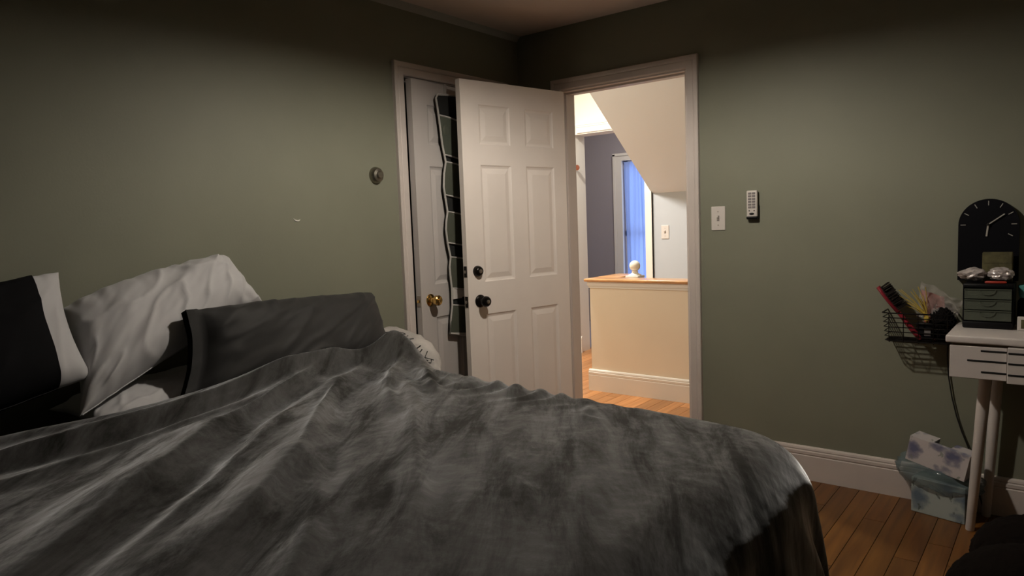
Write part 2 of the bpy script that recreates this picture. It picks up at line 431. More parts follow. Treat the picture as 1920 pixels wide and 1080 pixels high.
# jambs of both openings, with a stop strip
JD = WT + 0.022
jb = MB().box((DX0 - 0.012, 0.001, 0), (DX0, JD, DT)).box((1.074, 0.001, 0), (1.086, JD, DT)).box((DX0, 0.001, DT - 0.012), (1.074, JD, DT))
jb.box((DX0, 0.042, 0), (DX0 + 0.010, 0.075, DT - 0.022)).box((1.064, 0.042, 0), (1.074, 0.075, DT - 0.022)).box((DX0, 0.042, DT - 0.022), (1.074, 0.075, DT - 0.012))
struct('trim_4', jb, TRIM, label='off-white jamb lining inside the lit doorway', cat='trim')
jc = MB().box((-WT, CL0 - 0.002, 0), (0, CL0 + 0.010, CLT)).box((-WT, CL1 - 0.010, 0), (0, CL1 + 0.002, CLT)).box((-WT, CL0, CLT - 0.010), (0, CL1, CLT + 0.002))
jc.box((-0.08, CL0 + 0.010, 0), (-0.045, CL0 + 0.020, CLT - 0.01)).box((-0.08, CL0, CLT - 0.022), (-0.045, CL1, CLT - 0.010))
struct('trim_5', jc, TRIM, label='off-white jamb lining inside the closet opening', cat='trim')

# ------------------------------------------------------------------ six-panel doors
COLS = [(0.095, 0.311), (0.420, 0.633)]
ROWS = [(0.235, 0.812), (0.985, 1.598), (1.705, 1.910)]
def panel_mesh(w, h, t):
    """raised-and-fielded panel, both faces, centred in thickness t; local x 0..w, z 0..h, y 0 = visible face, y=t = other"""
    mb = MB()
    def ring(i, y): return [(i, y, i), (w - i, y, i), (w - i, y, h - i), (i, y, h - i)]
    for s in (0, 1):
        f = (lambda y: y) if s == 0 else (lambda y: t - y)
        rs = [ring(0, f(0.0)), ring(0.006, f(0.005)), ring(0.014, f(0.008)), ring(0.018, f(0.0085)), ring(0.043, f(0.0025)), ring(0.045, f(0.002))]
        V = [[mb.bm.verts.new(p) for p in r] for r in rs]
        for a, b in zip(V, V[1:]):
            for k in range(4):
                j = (k + 1) % 4
                mb.bm.faces.new((a[k], a[j], b[j], b[k]))
        mb.bm.faces.new(V[-1])
    return mb
def six_panel_door(root, W, Hd, t, m):
    """local: x from hinge (0) to latch (W), y 0..t thickness, z up.  y=0 is the visible face."""
    mb = MB(); z0 = 0.012
    xs = [0, *COLS[0], *COLS[1], W]; zs = [z0, *ROWS[0], *ROWS[1], *ROWS[2], Hd]
    for k in (0, 2, 4): mb.box((xs[k], 0, z0), (xs[k + 1], t, Hd))
    for c in COLS:
        for k in (0, 2, 4, 6): mb.box((c[0], 0, zs[k]), (c[1], t, zs[k + 1]))
    bmesh.ops.remove_doubles(mb.bm, verts=mb.bm.verts, dist=1e-5)
    finish('door_leaf', mb, m, root)
    for c in COLS:
        for r in ROWS:
            o = finish('door_panel', panel_mesh(c[1] - c[0], r[1] - r[0], t), m, root)
            o.location = (c[0], 0, r[0])

KNOB = [(0.034, 0), (0.034, 0.004), (0.030, 0.009), (0.016, 0.012), (0.012, 0.020), (0.013, 0.030), (0.024, 0.036), (0.0285, 0.045), (0.0285, 0.054), (0.023, 0.064), (0.012, 0.067), (0, 0.067)]
def knob(name, root, x, z, m, prof=KNOB, keym=None, side=-1, y=0):
    k = finish(name, MB().lathe(prof, (x, y, z), (0, side, 0), 28), m, root, True)
    if keym:
        e = prof[-1][1]
        finish('key_cylinder', MB().lathe([(0.0105, e - 0.002), (0.0105, e + 0.002), (0.008, e + 0.003), (0, e + 0.003)], (x, y, z), (0, side, 0), 16), keym, k, True)
    return k

# bedroom door, swung into the room
th = math.radians(100.7)
ddir = Vector((math.cos(th), -math.sin(th), 0))                    # hinge -> latch
dr = empty('door_1', (0.3374, -0.017, 0), (0, 0, math.atan2(ddir.y, ddir.x)))
# local x = ddir, local y = z cross x ; the visible (hall) face must look towards +x of the room
tag(dr, 'white six-panel door swung open into the bedroom with black knob', 'door', kind='structure')
six_panel_door(dr, 0.748, 2.03, 0.035, DOORP)
# the local +y axis points (sin..): flip so that the visible face is on the camera side
nrm = Vector((-ddir.y, ddir.x, 0))
flip = nrm.dot(Vector((1, 0, 0))) > 0          # local +y looks into the room side of the camera
if flip:
    for c in dr.children:
        c.data.transform(Matrix.Diagonal((1, -1, 1, 1))) if c.data.users == 1 else None
        c.data.flip_normals()
VS = 1 if flip else -1
DB = [(0.029, 0), (0.029, 0.006), (0.026, 0.016), (0.022, 0.024), (0.014, 0.028), (0, 0.028)]
knob('door_knob', dr, 0.672, 0.886, BLACKM, keym=STEEL, side=VS)
knob('deadbolt', dr, 0.683, 1.045, BLACKM, DB, STEEL, VS)
ymid = 0.0175 * (-VS)
for zc, hh in ((0.886, 0.029), (1.045, 0.029)):
    lp = finish('latch_plate', MB().box((0.7475, ymid - 0.0125, zc - hh), (0.7500, ymid + 0.0125, zc + hh), 0.001, 1), BLACKM, dr)
    finish('latch_bolt', MB().lathe([(0.008, 0), (0.008, 0.003), (0, 0.003)], (0.7498, ymid, zc), (1, 0, 0), 12), STEEL, lp)
for zc in (0.25, 1.05, 1.80):
    finish('hinge', MB().tube([(-0.004, 0.040 * -VS, zc - 0.045), (-0.004, 0.040 * -VS, zc + 0.045)], 0.006, 10), STEEL, dr, True)

# closet door, slightly ajar
ca = math.radians(3.9)
cdir = Vector((math.sin(ca), -math.cos(ca), 0))
cr = empty('door_2', (0.0, -0.205, 0), (0, 0, math.atan2(cdir.y, cdir.x)))
tag(cr, 'white six-panel closet door slightly ajar with brass knob', 'door', kind='structure')
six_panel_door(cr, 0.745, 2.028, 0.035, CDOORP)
# local +y = z x cdir = (cos, sin) -> into the room; visible face must be +y so mirror
for c in cr.children:
    c.data.transform(Matrix.Diagonal((1, -1, 1, 1))); c.data.flip_normals()
knob('brass_knob', cr, 0.676, 0.906, BRASS, [(0.033, 0), (0.033, 0.003), (0.027, 0.008), (0.015, 0.011), (0.013, 0.026), (0.022, 0.032), (0.0265, 0.040), (0.0265, 0.058), (0.022, 0.063), (0.012, 0.061), (0, 0.061)], BRASS, 1)
lp = finish('latch_plate', MB().box((0.7445, -0.029, 0.878), (0.7468, -0.006, 0.934), 0.001, 1), STEEL, cr)
finish('latch_bolt', MB().box((0.7466, -0.024, 0.899), (0.753, -0.012, 0.913)), BRASS, lp)

# ------------------------------------------------------------------ hall beyond the doorway
FY = 2.30
HH = 2.95
OX0, OX1, OT = -1.118, -0.363, 2.121
struct('wall_hall_far', MB().box((-2.4, FY, 0), (OX0 - 0.03, FY + 0.19, HH)).box((OX0 - 0.03, FY, OT), (OX1 + 0.02, FY + 0.19, HH)), HWALL,
       label='cream hall wall above and left of the far doorway', cat='wall')
struct('wall_hall_switch', MB().box((OX1 + 0.02, FY, 0), (2.6, FY + 0.19, HH)), HGREY, label='pale grey hall wall with a switch under the sloping soffit', cat='wall')
struct('wall_hall_left', MB().box((-2.4, WT + 0.03, 0), (-2.28, 4.4, HH)), HWALL, label='cream wall at the left end of the hall', cat='wall')
struct('wall_hall_right', MB().box((2.5, WT, 0), (2.6, 4.4, HH)), HWALL, label='cream wall at the right end of the hall', cat='wall')
struct('wall_hall_near', MB().box((-2.4, WT, 0), (DX0 - 0.012, WT + 0.02, HH)).box((DX0 - 0.012, WT, DT), (1.086, WT + 0.02, HH)).box((1.086, WT, 0), (2.6, WT + 0.02, HH)), HWALL,
       label='cream hall side of the bedroom doorway wall', cat='wall')
struct('ceiling_hall', MB().box((-2.4, WT, HH), (2.6, 4.4, HH + 0.1)), HWALL, label='cream hall ceiling above the stairwell', cat='ceiling')
# sloping underside of the stairs above
sf = MB(); sf.prism([(2.30, 1.512), (0.4063, 2.95), (2.30, 2.95)], 2.8, (-0.302, 0, 0), (0, 1, 0), (0, 0, 1), (1, 0, 0))
struct('ceiling_soffit', sf, HSOFF, label='beige sloping underside of the upper stairs seen through the doorway', cat='ceiling')
# far doorway: jamb, head casing, right casing
t6 = MB().box((OX0 - 0.032, FY - 0.004, 0), (OX0, FY + 0.195, OT)).box((OX0 - 0.0, FY - 0.004, OT - 0.012), (OX1, FY + 0.195, OT))
t6.box((OX0 + 0.05, FY - 0.022, OT), (OX1 + 0.09, FY, OT + 0.052)).box((OX0 + 0.046, FY - 0.028, OT + 0.052), (OX1 + 0.09, FY, OT + 0.068)).box((OX0 + 0.043, FY - 0.034, OT + 0.068), (OX1 + 0.09, FY, OT + 0.090))
t6.box((OX1, FY - 0.02, 0), (OX1 + 0.068, FY, OT)).box((OX1 + 0.05, FY - 0.026, 0), (OX1 + 0.068, FY, OT))
struct('trim_6', t6, HTRIM, label='white casing of the far hall doorway', cat='trim')
mb = MB(); mb.prism(BBP, 1.20, (-2.28, FY - 0.0, 0), (0, 1, 0), (0, 0, 1), (1, 0, 0))
struct('baseboard_hall', mb, HTRIM, label='short white baseboard beside the far hall doorway', cat='baseboard')
# grey room beyond
WX0, WX1, WZ1 = -1.66, -0.75, 2.00
struct('wall_far_room', MB().box((-2.4, 4.2, 0), (WX0, 4.3, HH)).box((WX0, 4.2, WZ1), (WX1, 4.3, HH)).box((WX1, 4.2, 0), (2.6, 4.3, HH)).box((WX0, 4.2, 0), (WX1, 4.3, 0.25)), LILAC,
       label='lilac grey wall of the room beyond the hall', cat='wall')
struct('wall_far_room_divider', MB().box((0.4, FY + 0.19, 0), (0.5, 4.2, HH)), LILAC, label='lilac grey side wall of the room beyond', cat='wall')
w1 = empty('window_1', (WX0, 4.2, 0.25))
tag(w1, 'tall white framed window behind the blue curtain in the far room', 'window', kind='structure')
finish('window_frame', MB().box((-0.105, -0.03, -0.25), (0, 0, 1.81)).box((0, -0.03, 1.75), (0.91, 0, 1.81)).box((0.91, -0.03, -0.25), (1.0, 0, 1.81)).box((-0.115, -0.04, -0.25), (-0.085, 0, 1.83)).box((-0.115, -0.04, 1.81), (1.0, 0, 1.84)), HTRIM, w1)
finish('window_sash', MB().box((0, 0.04, 0), (0.05, 0.07, 1.75)).box((0.86, 0.04, 0), (0.91, 0.07, 1.75)).box((0, 0.04, 0.84), (0.91, 0.07, 0.90)).box((0, 0.04, 0), (0.91, 0.07, 0.06)).box((0, 0.04, 1.70), (0.91, 0.07, 1.75)), HTRIM, w1)
# curtain
rows = []
nx = 90
for i in range(nx + 1):
    x = WX0 + 0.055 + (WX1 - WX0 - 0.05) * i / nx
    yy = 4.185 - 0.02 - 0.016 * math.sin(i * 0.62 + 0.8 * math.sin(i * 0.21)) - 0.008 * math.sin(i * 1.7)
    rows.append([(x + 0.012 * math.sin(z * 2 + i * .3), yy - 0.01 * math.sin(z * 1.3 + i * .1), z) for z in [0.30 + 1.68 * k / 14 for k in range(15)]])
mb = MB(); mb.grid(rows)
tag(finish('curtain', mb, curtain_mat(), None, True, 180), 'sheer blue backlit curtain hanging in the far room window', 'curtain')
# round wooden button on the strip left of the far doorway
tag(finish('wooden_button', MB().lathe([(0.026, 0), (0.026, 0.003), (0.020, 0.005), (0, 0.0055)], (-1.083, FY - 0.0, 1.80), (0, -1, 0), 24), COPPER, None, True), 'small round reddish wooden disc on the cream hall door frame', 'wall disc')

# half wall around the stairwell
KX0, KX1, KY, KH = -0.19, 2.5, 1.045, 0.812
kw = struct('wall_knee', MB().box((KX0, KY, 0), (KX1, KY + 0.11, KH)).box((KX0, KY + 0.11, 0), (KX0 + 0.11, 1.50, KH)), KNEEP,
            label='cream half wall round the stairwell just outside the doorway', cat='wall')
mb = MB(); mb.prism(BBP, KX1 - KX0 + 0.02, (KX0 - 0.02, KY, 0), (0, 1, 0), (0, 0, 1), (1, 0, 0))
finish('base_moulding', mb, HTRIM, kw)
mb = MB(); mb.prism([(p[0], p[1]) for p in BBP], 0.46, (KX0, KY, 0), (1, 0, 0), (0, 0, 1), (0, 1, 0))
finish('base_moulding', mb, HTRIM, kw)
finish('cap_moulding', MB().box((KX0 - 0.014, KY - 0.014, KH - 0.012), (KX1, KY + 0.124, KH + 0.020)).box((KX0 - 0.014, KY, KH - 0.012), (KX0 + 0.124, 1.512, KH + 0.020))
       .box((KX0 - 0.008, KY - 0.008, KH - 0.028), (KX1, KY, KH - 0.012)), HTRIM, kw)
finish('cap_rail', MB().box((KX0 - 0.034, KY - 0.034, KH + 0.020), (KX1, KY + 0.150, KH + 0.042), 0.008, 3), CAPW, kw, True)
finish('cap_rail', MB().box((KX0 - 0.034, KY + 0.150, KH + 0.020), (KX0 + 0.150, 1.535, KH + 0.042), 0.008, 3), CAPW, kw, True)
finish('latch_tab', MB().box((KX0 - 0.012, KY + 0.012, 0.735), (KX0, KY + 0.035, 0.79), 0.004, 2), GPL, kw)
NP = (0.062, 1.29)
nw = empty('newel_post', (NP[0], NP[1], 0))
tag(nw, 'cream newel post with a ball finial rising behind the half wall cap', 'newel post')
finish('post', MB().box((-0.045, -0.045, 0), (0.045, 0.045, 0.842), 0.004, 1), HTRIM, nw)
finish('finial_base', MB().box((-0.055, -0.055, 0.842), (0.055, 0.055, 0.862), 0.006, 2).lathe([(0.050, 0.862), (0.048, 0.868), (0.030, 0.876), (0.022, 0.884), (0.024, 0.894), (0.018, 0.898)], n=24), HTRIM, nw, True)
finish('ball_finial', MB().lathe([(0.0001, 0.893)] + [(0.041 * math.sin(a), 0.934 - 0.041 * math.cos(a)) for a in [PI * k / 14 for k in range(1, 14)]] + [(0.0001, 0.975)], n=28), HTRIM, nw, True, 180)

def light_switch(name, loc, rotz, label):
    r = empty(name, loc, (0, 0, rotz)); tag(r, label, 'light switch')
    finish('switch_plate', MB().box((-0.0365, -0.006, -0.060), (0.0365, 0, 0.060), 0.003, 2), WPL, r)
    finish('toggle_slot', MB().box((-0.0065, -0.0066, -0.014), (0.0065, -0.005, 0.014)), GPL, r)
    finish('toggle', MB().prism([(-0.008, -0.006), (0.010, -0.006), (0.013, -0.018), (0.006, -0.019)], 0.009, (-0.0045, 0, 0), (0, 0, 1), (0, 1, 0), (1, 0, 0)), WPL, r)
    for s in (-1, 1):
        finish('screw', MB().lathe([(0.0032, 0), (0.0032, 0.0012), (0, 0.0016)], (0, -0.006, s * 0.034), (0, -1, 0), 10), STEEL, r)
    return r
light_switch('light_switch', (1.2465, 0, 1.2735), 0, 'white single toggle light switch on the green wall by the door casing')
light_switch('light_switch', (-0.1765, FY, 1.163), 0, 'white toggle light switch on the pale hall wall beyond the doorway')

# fan remote in its wall cradle
rr = empty('wall_remote', (1.4255, 0, 1.337))
tag(rr, 'slim white remote control in a wall cradle right of the light switch', 'remote control')
finish('cradle', MB().box((-0.028, -0.010, -0.072), (0.030, 0, -0.005), 0.004, 2).box((-0.028, -0.030, -0.074), (0.028, 0, -0.058), 0.006, 2), BLKPL, rr)
finish('remote_body', MB().box((-0.026, -0.027, -0.064), (0.026, -0.008, 0.066), 0.005, 3), WPL, rr, True)
for row in range(6):
    for cx_, w_ in ((-0.0095, 0.016), (0.0095, 0.016)):
        finish('button', MB().box((cx_ - w_ / 2, -0.0290, 0.047 - row * 0.0135), (cx_ + w_ / 2, -0.0262, 0.057 - row * 0.0135), 0.001, 1), GPL, rr)
for s in (-1, 1):
    finish('indicator', MB().lathe([(0.003, 0), (0.003, 0.0015), (0, 0.0015)], (s * 0.012, -0.027, -0.032), (0, -1, 0), 10), DARK, rr)
lg = MB(); lg.lathe([(1, 0), (1, 0.0016), (0, 0.0016)], (0, 0, 0), (0, -1, 0), 20)
for v in lg.bm.verts: v.co = Vector((v.co.x * 0.0125, -0.0268 + v.co.y, -0.047 + v.co.z * 0.0055))
finish('badge', lg, DARK, rr)

# round pewter knob on the left wall and chip in the plaster
tag(finish('robe_knob', MB().lathe([(0.040, 0), (0.040, 0.006), (0.036, 0.018), (0.030, 0.026), (0.018, 0.029), (0.0175, 0.034), (0.014, 0.038), (0, 0.038)], (0, -1.166, 1.544), (1, 0, 0), 32), PEWTER, None, True, 30),
    'round pewter knob plate on the green wall left of the closet', 'wall knob')
mb = MB()
mb.tube([(0.001, -1.625 + 0.017 * math.cos(a), 1.345 + 0.012 * math.sin(a)) for a in [PI * 1.02 + PI * 0.85 * k / 10 for k in range(11)]], [0.0006 + 0.003 * math.sin(PI * k / 10) for k in range(11)], 6)
tag(finish('plaster_chip', mb, CHIPM, None), 'tiny white crescent chip on the green wall above the pillows', 'wall mark')

# ceiling lamps (just above the frame), plus the added far-room fill fixture
def lamp(name, loc, r, label, top=H, diffuser=True):
    e = empty(name, loc); tag(e, label, 'ceiling lamp')
    top = top - loc[2]
    finish('canopy', MB().lathe([(r * 0.4, top - 0.03), (r * 0.45, top - 0.025), (r * 0.45, top), (0, top)], n=32), PEWTER, e, True)
    finish('shade', MB().lathe([(r * 0.3, top - 0.03), (r * 0.6, 0.12), (r * 0.92, 0.05), (r, 0.01), (r, 0.0), (r * 0.98, 0.0), (r * 0.98, 0.01), (r * 0.90, 0.05), (r * 0.58, 0.115), (r * 0.28, top - 0.04)], n=40), PEWTER, e, True)
    if diffuser: finish('diffuser', MB().lathe([(r * 0.96, 0.004), (r * 0.96, 0.010), (0, 0.012)], n=40), BULB, e, True)
    else: finish('socket', MB().lathe([(0.018, 0.085), (0.020, 0.10), (0.016, top - 0.03)], n=16), WPL, e, True)
lamp('ceiling_lamp', LAMP, 0.16, 'metal dome ceiling lamp over the far side of the bed', diffuser=False)
lamp('hall_lamp', HALL_LAMP, 0.16, 'flush metal ceiling lamp in the hall by the stairs', HH)
lamp('far_room_fill', FAR_FILL, 0.16, 'added metal fill light in the grey room beyond the hall', HH)  # unseen fixture made up to carry the added fill light

# ------------------------------------------------------------------ bed
BX0, BX1, BY0, BY1 = 0.04, 1.99, -3.38, -1.64       # mattress footprint
bb_ = empty('bed_base', (0, 0, 0)); tag(bb_, 'low bed base hidden under the draped charcoal blanket', 'bed base')
finish('platform', MB().box((BX0, BY0 + 0.03, 0.16), (BX1 - 0.03, BY1 - 0.03, 0.36), 0.01, 1), BLKPL, bb_)
for x in (BX0 + 0.1, BX1 - 0.15):
    for y in (BY0 + 0.13, BY1 - 0.13):
        finish('leg', MB().lathe([(0.03, 0), (0.035, 0.16)], (x, y, 0), n=16), BLKPL, bb_)
tag(finish('mattress', MB().box((BX0, BY0, 0.36), (BX1, BY1, 0.665), 0.08, 5), BSHEET, None, True), 'thick mattress in a black fitted sheet under the pillows and blanket', 'mattress')
mb = MB()

def seg_dist(px, py, poly):
    """signed distance, arc parameter (0..1) and plain distance of points to a polyline"""
    best = np.full(px.shape, 1e9); sgn = np.zeros(px.shape); par = np.zeros(px.shape)
    L = [0.0]
    for a, b in zip(poly, poly[1:]): L.append(L[-1] + math.hypot(b[0] - a[0], b[1] - a[1]))
    for k, (a, b) in enumerate(zip(poly, poly[1:])):
        dx, dy = b[0] - a[0], b[1] - a[1]; l2 = dx * dx + dy * dy
        t = np.clip(((px - a[0]) * dx + (py - a[1]) * dy) / l2, 0, 1)
        qx, qy = px - (a[0] + t * dx), py - (a[1] + t * dy)
        d = np.hypot(qx, qy); m = d < best
        best = np.where(m, d, best); sgn = np.where(m, np.sign(dx * qy - dy * qx), sgn)
        par = np.where(m, (L[k] + t * math.sqrt(l2)) / L[-1], par)
    return best * sgn, par, best

# folds: (polyline from the open end towards the gathered corner, height, width near side, width far side)
FOLDS = [
    ([(0.52, -3.35), (0.56, -2.93), (0.565, -2.75), (0.545, -2.52), (0.49, -2.23), (0.45, -1.87), (0.33, -1.52)], 0.052, 0.036, 0.110),
    ([(0.70, -3.30), (0.74, -2.95), (0.70, -2.60), (0.62, -2.30), (0.52, -2.0)], 0.014, 0.03, 0.05),
    ([(1.45, -3.30), (1.304, -3.079), (1.21, -2.94), (1.044, -2.723), (0.83, -2.468), (0.639, -2.19), (0.42, -1.787), (0.28, -1.46)], 0.062, 0.034, 0.150),
    ([(1.42, -3.05), (1.25, -2.78), (1.02, -2.50), (0.80, -2.22)], 0.016, 0.03, 0.06),
    ([(1.70, -3.20), (1.527, -2.927), (1.427, -2.756), (1.253, -2.538), (0.959, -2.26), (0.628, -1.923), (0.38, -1.56)], 0.055, 0.034, 0.140),
    ([(1.90, -3.10), (1.602, -2.76), (1.385, -2.577), (1.084, -2.322), (0.888, -2.129)], 0.020, 0.022, 0.045),
    ([(1.85, -2.85), (1.62, -2.50), (1.30, -2.20), (0.95, -1.90), (0.60, -1.62)], 0.016, 0.03, 0.05),
    ([(1.70, -2.60), (1.45, -2.35), (1.255, -2.162), (1.109, -1.999), (0.849, -1.796), (0.60, -1.60)], 0.016, 0.022, 0.040),
    ([(1.088, -2.079), (0.838, -1.891), (0.64, -1.70), (0.53, -1.54), (0.46, -1.46)], 0.030, 0.026, 0.034),
    ([(0.98, -1.80), (0.78, -1.64), (0.62, -1.52)], 0.030, 0.022, 0.030),
    ([(1.90, -2.45), (1.60, -2.20), (1.35, -1.98)], 0.008, 0.018, 0.030),
    ([(1.64, -1.83), (1.575, -1.781), (1.456, -1.608)], 0.009, 0.014, 0.018),
    ([(1.85, -1.95), (1.74, -1.75), (1.70, -1.62)], 0.006, 0.014, 0.018),
]
EDGE = [(-3.60, 0.27), (-3.2, 0.28), (-2.80, 0.30), (-2.54, 0.355), (-2.28, 0.385), (-2.03, 0.395), (-1.76, 0.375), (-1.60, 0.335), (-1.50, 0.31), (-1.40, 0.31), (-1.30, 0.34), (-1.15, 0.48), (-0.90, 0.62)]

def make_blanket():
    r = 0.13                        # edge radius
    ix1, iy0, iy1 = 2.165 - r, -3.46 + r, -1.475 - r
    rc = 0.10                       # extra plan rounding at the corners
    na, nb = 400, 400
    b = np.linspace(iy0 - 0.62, iy1 + 0.60, nb)
    t = np.linspace(0, 1, na)
    ey = [e[0] for e in EDGE]; ex = [e[1] for e in EDGE]
    xs = np.interp(b, ey, ex)
    end = ix1 + 0.66
    A = xs[None, :] + t[:, None] ** 1.0 * (end - xs[None, :])
    B = np.repeat(b[None, :], na, 0)
    # far edge drifts: nearer the wall at the head, pulled in at the foot
    shift = 0.115 * np.clip((1.25 - A) / 0.95, -0.35, 1.0) * np.clip((B + 2.6) / 1.0, 0, 1)
    shift = shift + 0.17 * np.exp(-np.maximum(A - 0.30, 0) ** 2 / 0.04) * np.clip((B + 2.0) / 0.4, 0, 1)
    # rounded-rectangle distance with plan rounding rc
    qx = A - (ix1 - rc); qy1 = B - (iy1 - rc); qy0 = (iy0 + rc) - B
    qy = np.maximum(qy1, qy0)
    dx = np.maximum(qx, 0); dy = np.maximum(qy, 0)
    dist = np.hypot(dx, dy) - rc
    dd = np.maximum(dist, 0)
    ux = dx / np.maximum(np.hypot(dx, dy), 1e-6); uy = dy / np.maximum(np.hypot(dx, dy), 1e-6) * np.where(qy1 > qy0, 1, -1)
    ang = np.minimum(dd / r, PI / 2)
    hor = r * np.sin(ang); ver = r * (1 - np.cos(ang)) + np.maximum(dd - r * PI / 2, 0)
    # flare of the hanging part and vertical hanging folds
    hang = np.maximum(dd - r, 0)
    per = A * 1.0 - B * 1.0
    hor = hor + hang * (0.12 + 0.05 * np.sin(per * 17) + 0.03 * np.sin(per * 31 + 1.3))
    X = A - ux * dd + ux * hor
    Y = B - uy * dd + uy * hor + shift
    Z = 0.720 - ver
    flat = np.clip(1 - dd / r, 0, 1)          # 1 on top, 0 on the hanging sides
    Z = Z + 0.004 * np.clip((1.1 - A) / 0.8, 0, 1) * flat
    tt = np.clip((A - 1.62) / 0.50, 0, 1); Z -= 0.016 * tt * tt * (3 - 2 * tt)
    # gentle crown and body of the duvet beneath
    Z += 0.012 * np.sin((B - iy0) / (iy1 - iy0) * PI).clip(0, 1) * flat
    # heap where the blanket is pulled over the end of the dark pillow
    gw = np.where(Y > -1.455, 0.115, 0.20)
    g = np.exp(-(((X - 0.33) / 0.15) ** 2 + ((Y + 1.455) / gw) ** 2))
    Z += 0.128 * g
    g2 = np.exp(-(((X - 0.36) / 0.16) ** 2 + ((Y + 1.78) / 0.30) ** 2))
    Z += 0.006 * g2
    # folds
    for poly, h, wn, wf in FOLDS:
        s, p, d = seg_dist(X, Y, poly)
        s = s + 0.012 * np.sin(p * 9 + h * 900) + 0.005 * np.sin(p * 21 + h * 500)
        w = np.where(s > 0, wf, wn * 0.85)
        fade = np.clip(p / 0.25, 0, 1) * np.clip((1.0 - p) / 0.30, 0, 1) ** 0.7
        endfall = np.exp(-np.maximum(d - np.abs(s), 0) / 0.02)
        Z += h * np.exp(-np.abs(s / w) ** 1.8) * fade * (0.35 + 0.65 * flat) * endfall
        Z -= 0.18 * h * np.exp(-((-s - 2.0 * wn) / wn) ** 2) * fade * flat
    # rolled head edge
    de = (A - xs[None, :])
    roll = np.clip(1 - de / 0.035, 0, 1)
    Z += 0.018 * np.exp(-((de - 0.05) / 0.05) ** 2)
    Z -= 0.045 * roll ** 2
    for _ in range(3):
        Zp = np.pad(Z, 1, mode='edge')
        Z = 0.5 * Z + 0.125 * (Zp[:-2, 1:-1] + Zp[2:, 1:-1] + Zp[1:-1, :-2] + Zp[1:-1, 2:])
    V = []
    for i in range(na):
        row = []
        for j in range(nb):
            x, y, z = float(X[i, j]), float(Y[i, j]), float(Z[i, j])
            f = float(flat[i, j])
            n1 = noise.fractal(Vector((x * 6 + y * 1.5, y * 7 - x * 1.5, 0)), 0.9, 2.1, 4)
            n2 = noise.noise(Vector((x * 34 + 5, y * 52, z * 20)))
            gather = math.exp(-((y + 1.56) / 0.14) ** 2) * math.exp(-((x - 1.15) / 0.33) ** 2)
            amp = 0.0018 * (0.35 + 0.65 * f)
            z += amp * n1 + 0.0006 * n2
            z += gather * 0.012 * math.sin(x * 62 + 2.0 * math.sin(y * 20) + 3 * noise.noise(Vector((x * 6, y * 6, 4)))) * f
            if f < 0.5:
                x += 0.004 * n1 * (0.5 - f) * 2; y += 0.006 * n1 * (0.5 - f) * 2
            row.append((x, y, max(z, 0.02)))
        V.append(row)
    m = MB(); m.grid(V)
    return m
bl = finish('blanket', make_blanket(), VELVET, None, True, 180)
tag(bl, 'charcoal velvet blanket with long folds spread across the whole bed', 'blanket')

# ------------------------------------------------------------------ pillows
def pillow_grid(c, T, seed, u0=-1.0, u1=1.0, extra=0.0, nu=70, nv=48, wr=0.010, bulge=(1.0, 0.55), stripes=0.0, ptop=0.085):
    """closed pillow surface over the corners c = BL, BR, TR, TL; front side bulges by T*bulge[0], back by T*bulge[1]"""
    c = [Vector(p) for p in c]
    ex = ((c[1] - c[0]) + (c[2] - c[3])).normalized(); ey = ((c[3] - c[0]) + (c[2] - c[1])).normalized()
    n = ex.cross(ey).normalized()
    mb = MB()
    so = Vector((seed * 3.1, seed * 1.7, seed * 0.9))
    def pt(u, v, side):
        uc = max(-1.0, min(1.0, u))
        pu = u * (1 - 0.075 * (1 - v * v) * uc * uc); pv = v * (1 - (ptop if v > 0 else 0.085) * (1 - uc * uc) * v * v)
        a, b = (pu + 1) / 2, (pv + 1) / 2
        p = c[0] * (1 - a) * (1 - b) + c[1] * a * (1 - b) + c[2] * a * b + c[3] * (1 - a) * b
        e = max(0.0, 1 - abs(uc) ** 3.6) * max(0.0, 1 - abs(v) ** 3.2)
        th_ = T * (e ** 0.48)
        if abs(u) > 1: th_ = 0.012
        th_ += extra
        w = noise.fractal(Vector((u * 1.1 + v * 0.7, v * 2.0 - u * 2.6, 0)) + so, 1.1, 2.0, 3)
        edge = max(abs(u) ** 3, abs(v) ** 3)
        ridge = 1 - abs(noise.noise(Vector((u * 0.8 + v * 0.9, v * 1.6 - u * 3.0, 2.0)) + so)) * 2.2
        d = wr * (w * 0.9 + 0.9 * max(0.0, ridge) ** 3)
        ae = abs(v) ** 4
        d += stripes * ae * math.sin(u * 30 + 3 * noise.noise(Vector((u * 4, v * 2, 7)) + so)) * (0.5 + noise.noise(Vector((u * 3, 1, 1)) + so))
        if side > 0: return p + n * (th_ * bulge[0] + d * (0.4 + 0.6 * min(1, e * 4)))
        return p - n * (th_ * bulge[1] - d * 0.4)
    us = [u0 + (u1 - u0) * i / nu for i in range(nu + 1)]
    if u1 - u0 > 1.95:       # denser towards the ends
        us = [math.sin(PI / 2 * x) * 0.6 + x * 0.4 for x in us] if u0 >= -1.0 and u1 <= 1.0 else us
    vs = [math.sin(PI / 2 * (-1 + 2 * j / nv)) for j in range(nv + 1)]
    ring = [(v, 1) for v in vs] + [(v, -1) for v in reversed(vs[1:-1])]
    rows = [[pt(u, v, s) for u in us] for v, s in ring]
    mb.grid(rows, closed_u=True)
    bmesh.ops.remove_doubles(mb.bm, verts=mb.bm.verts, dist=1e-5)
    return mb, pt

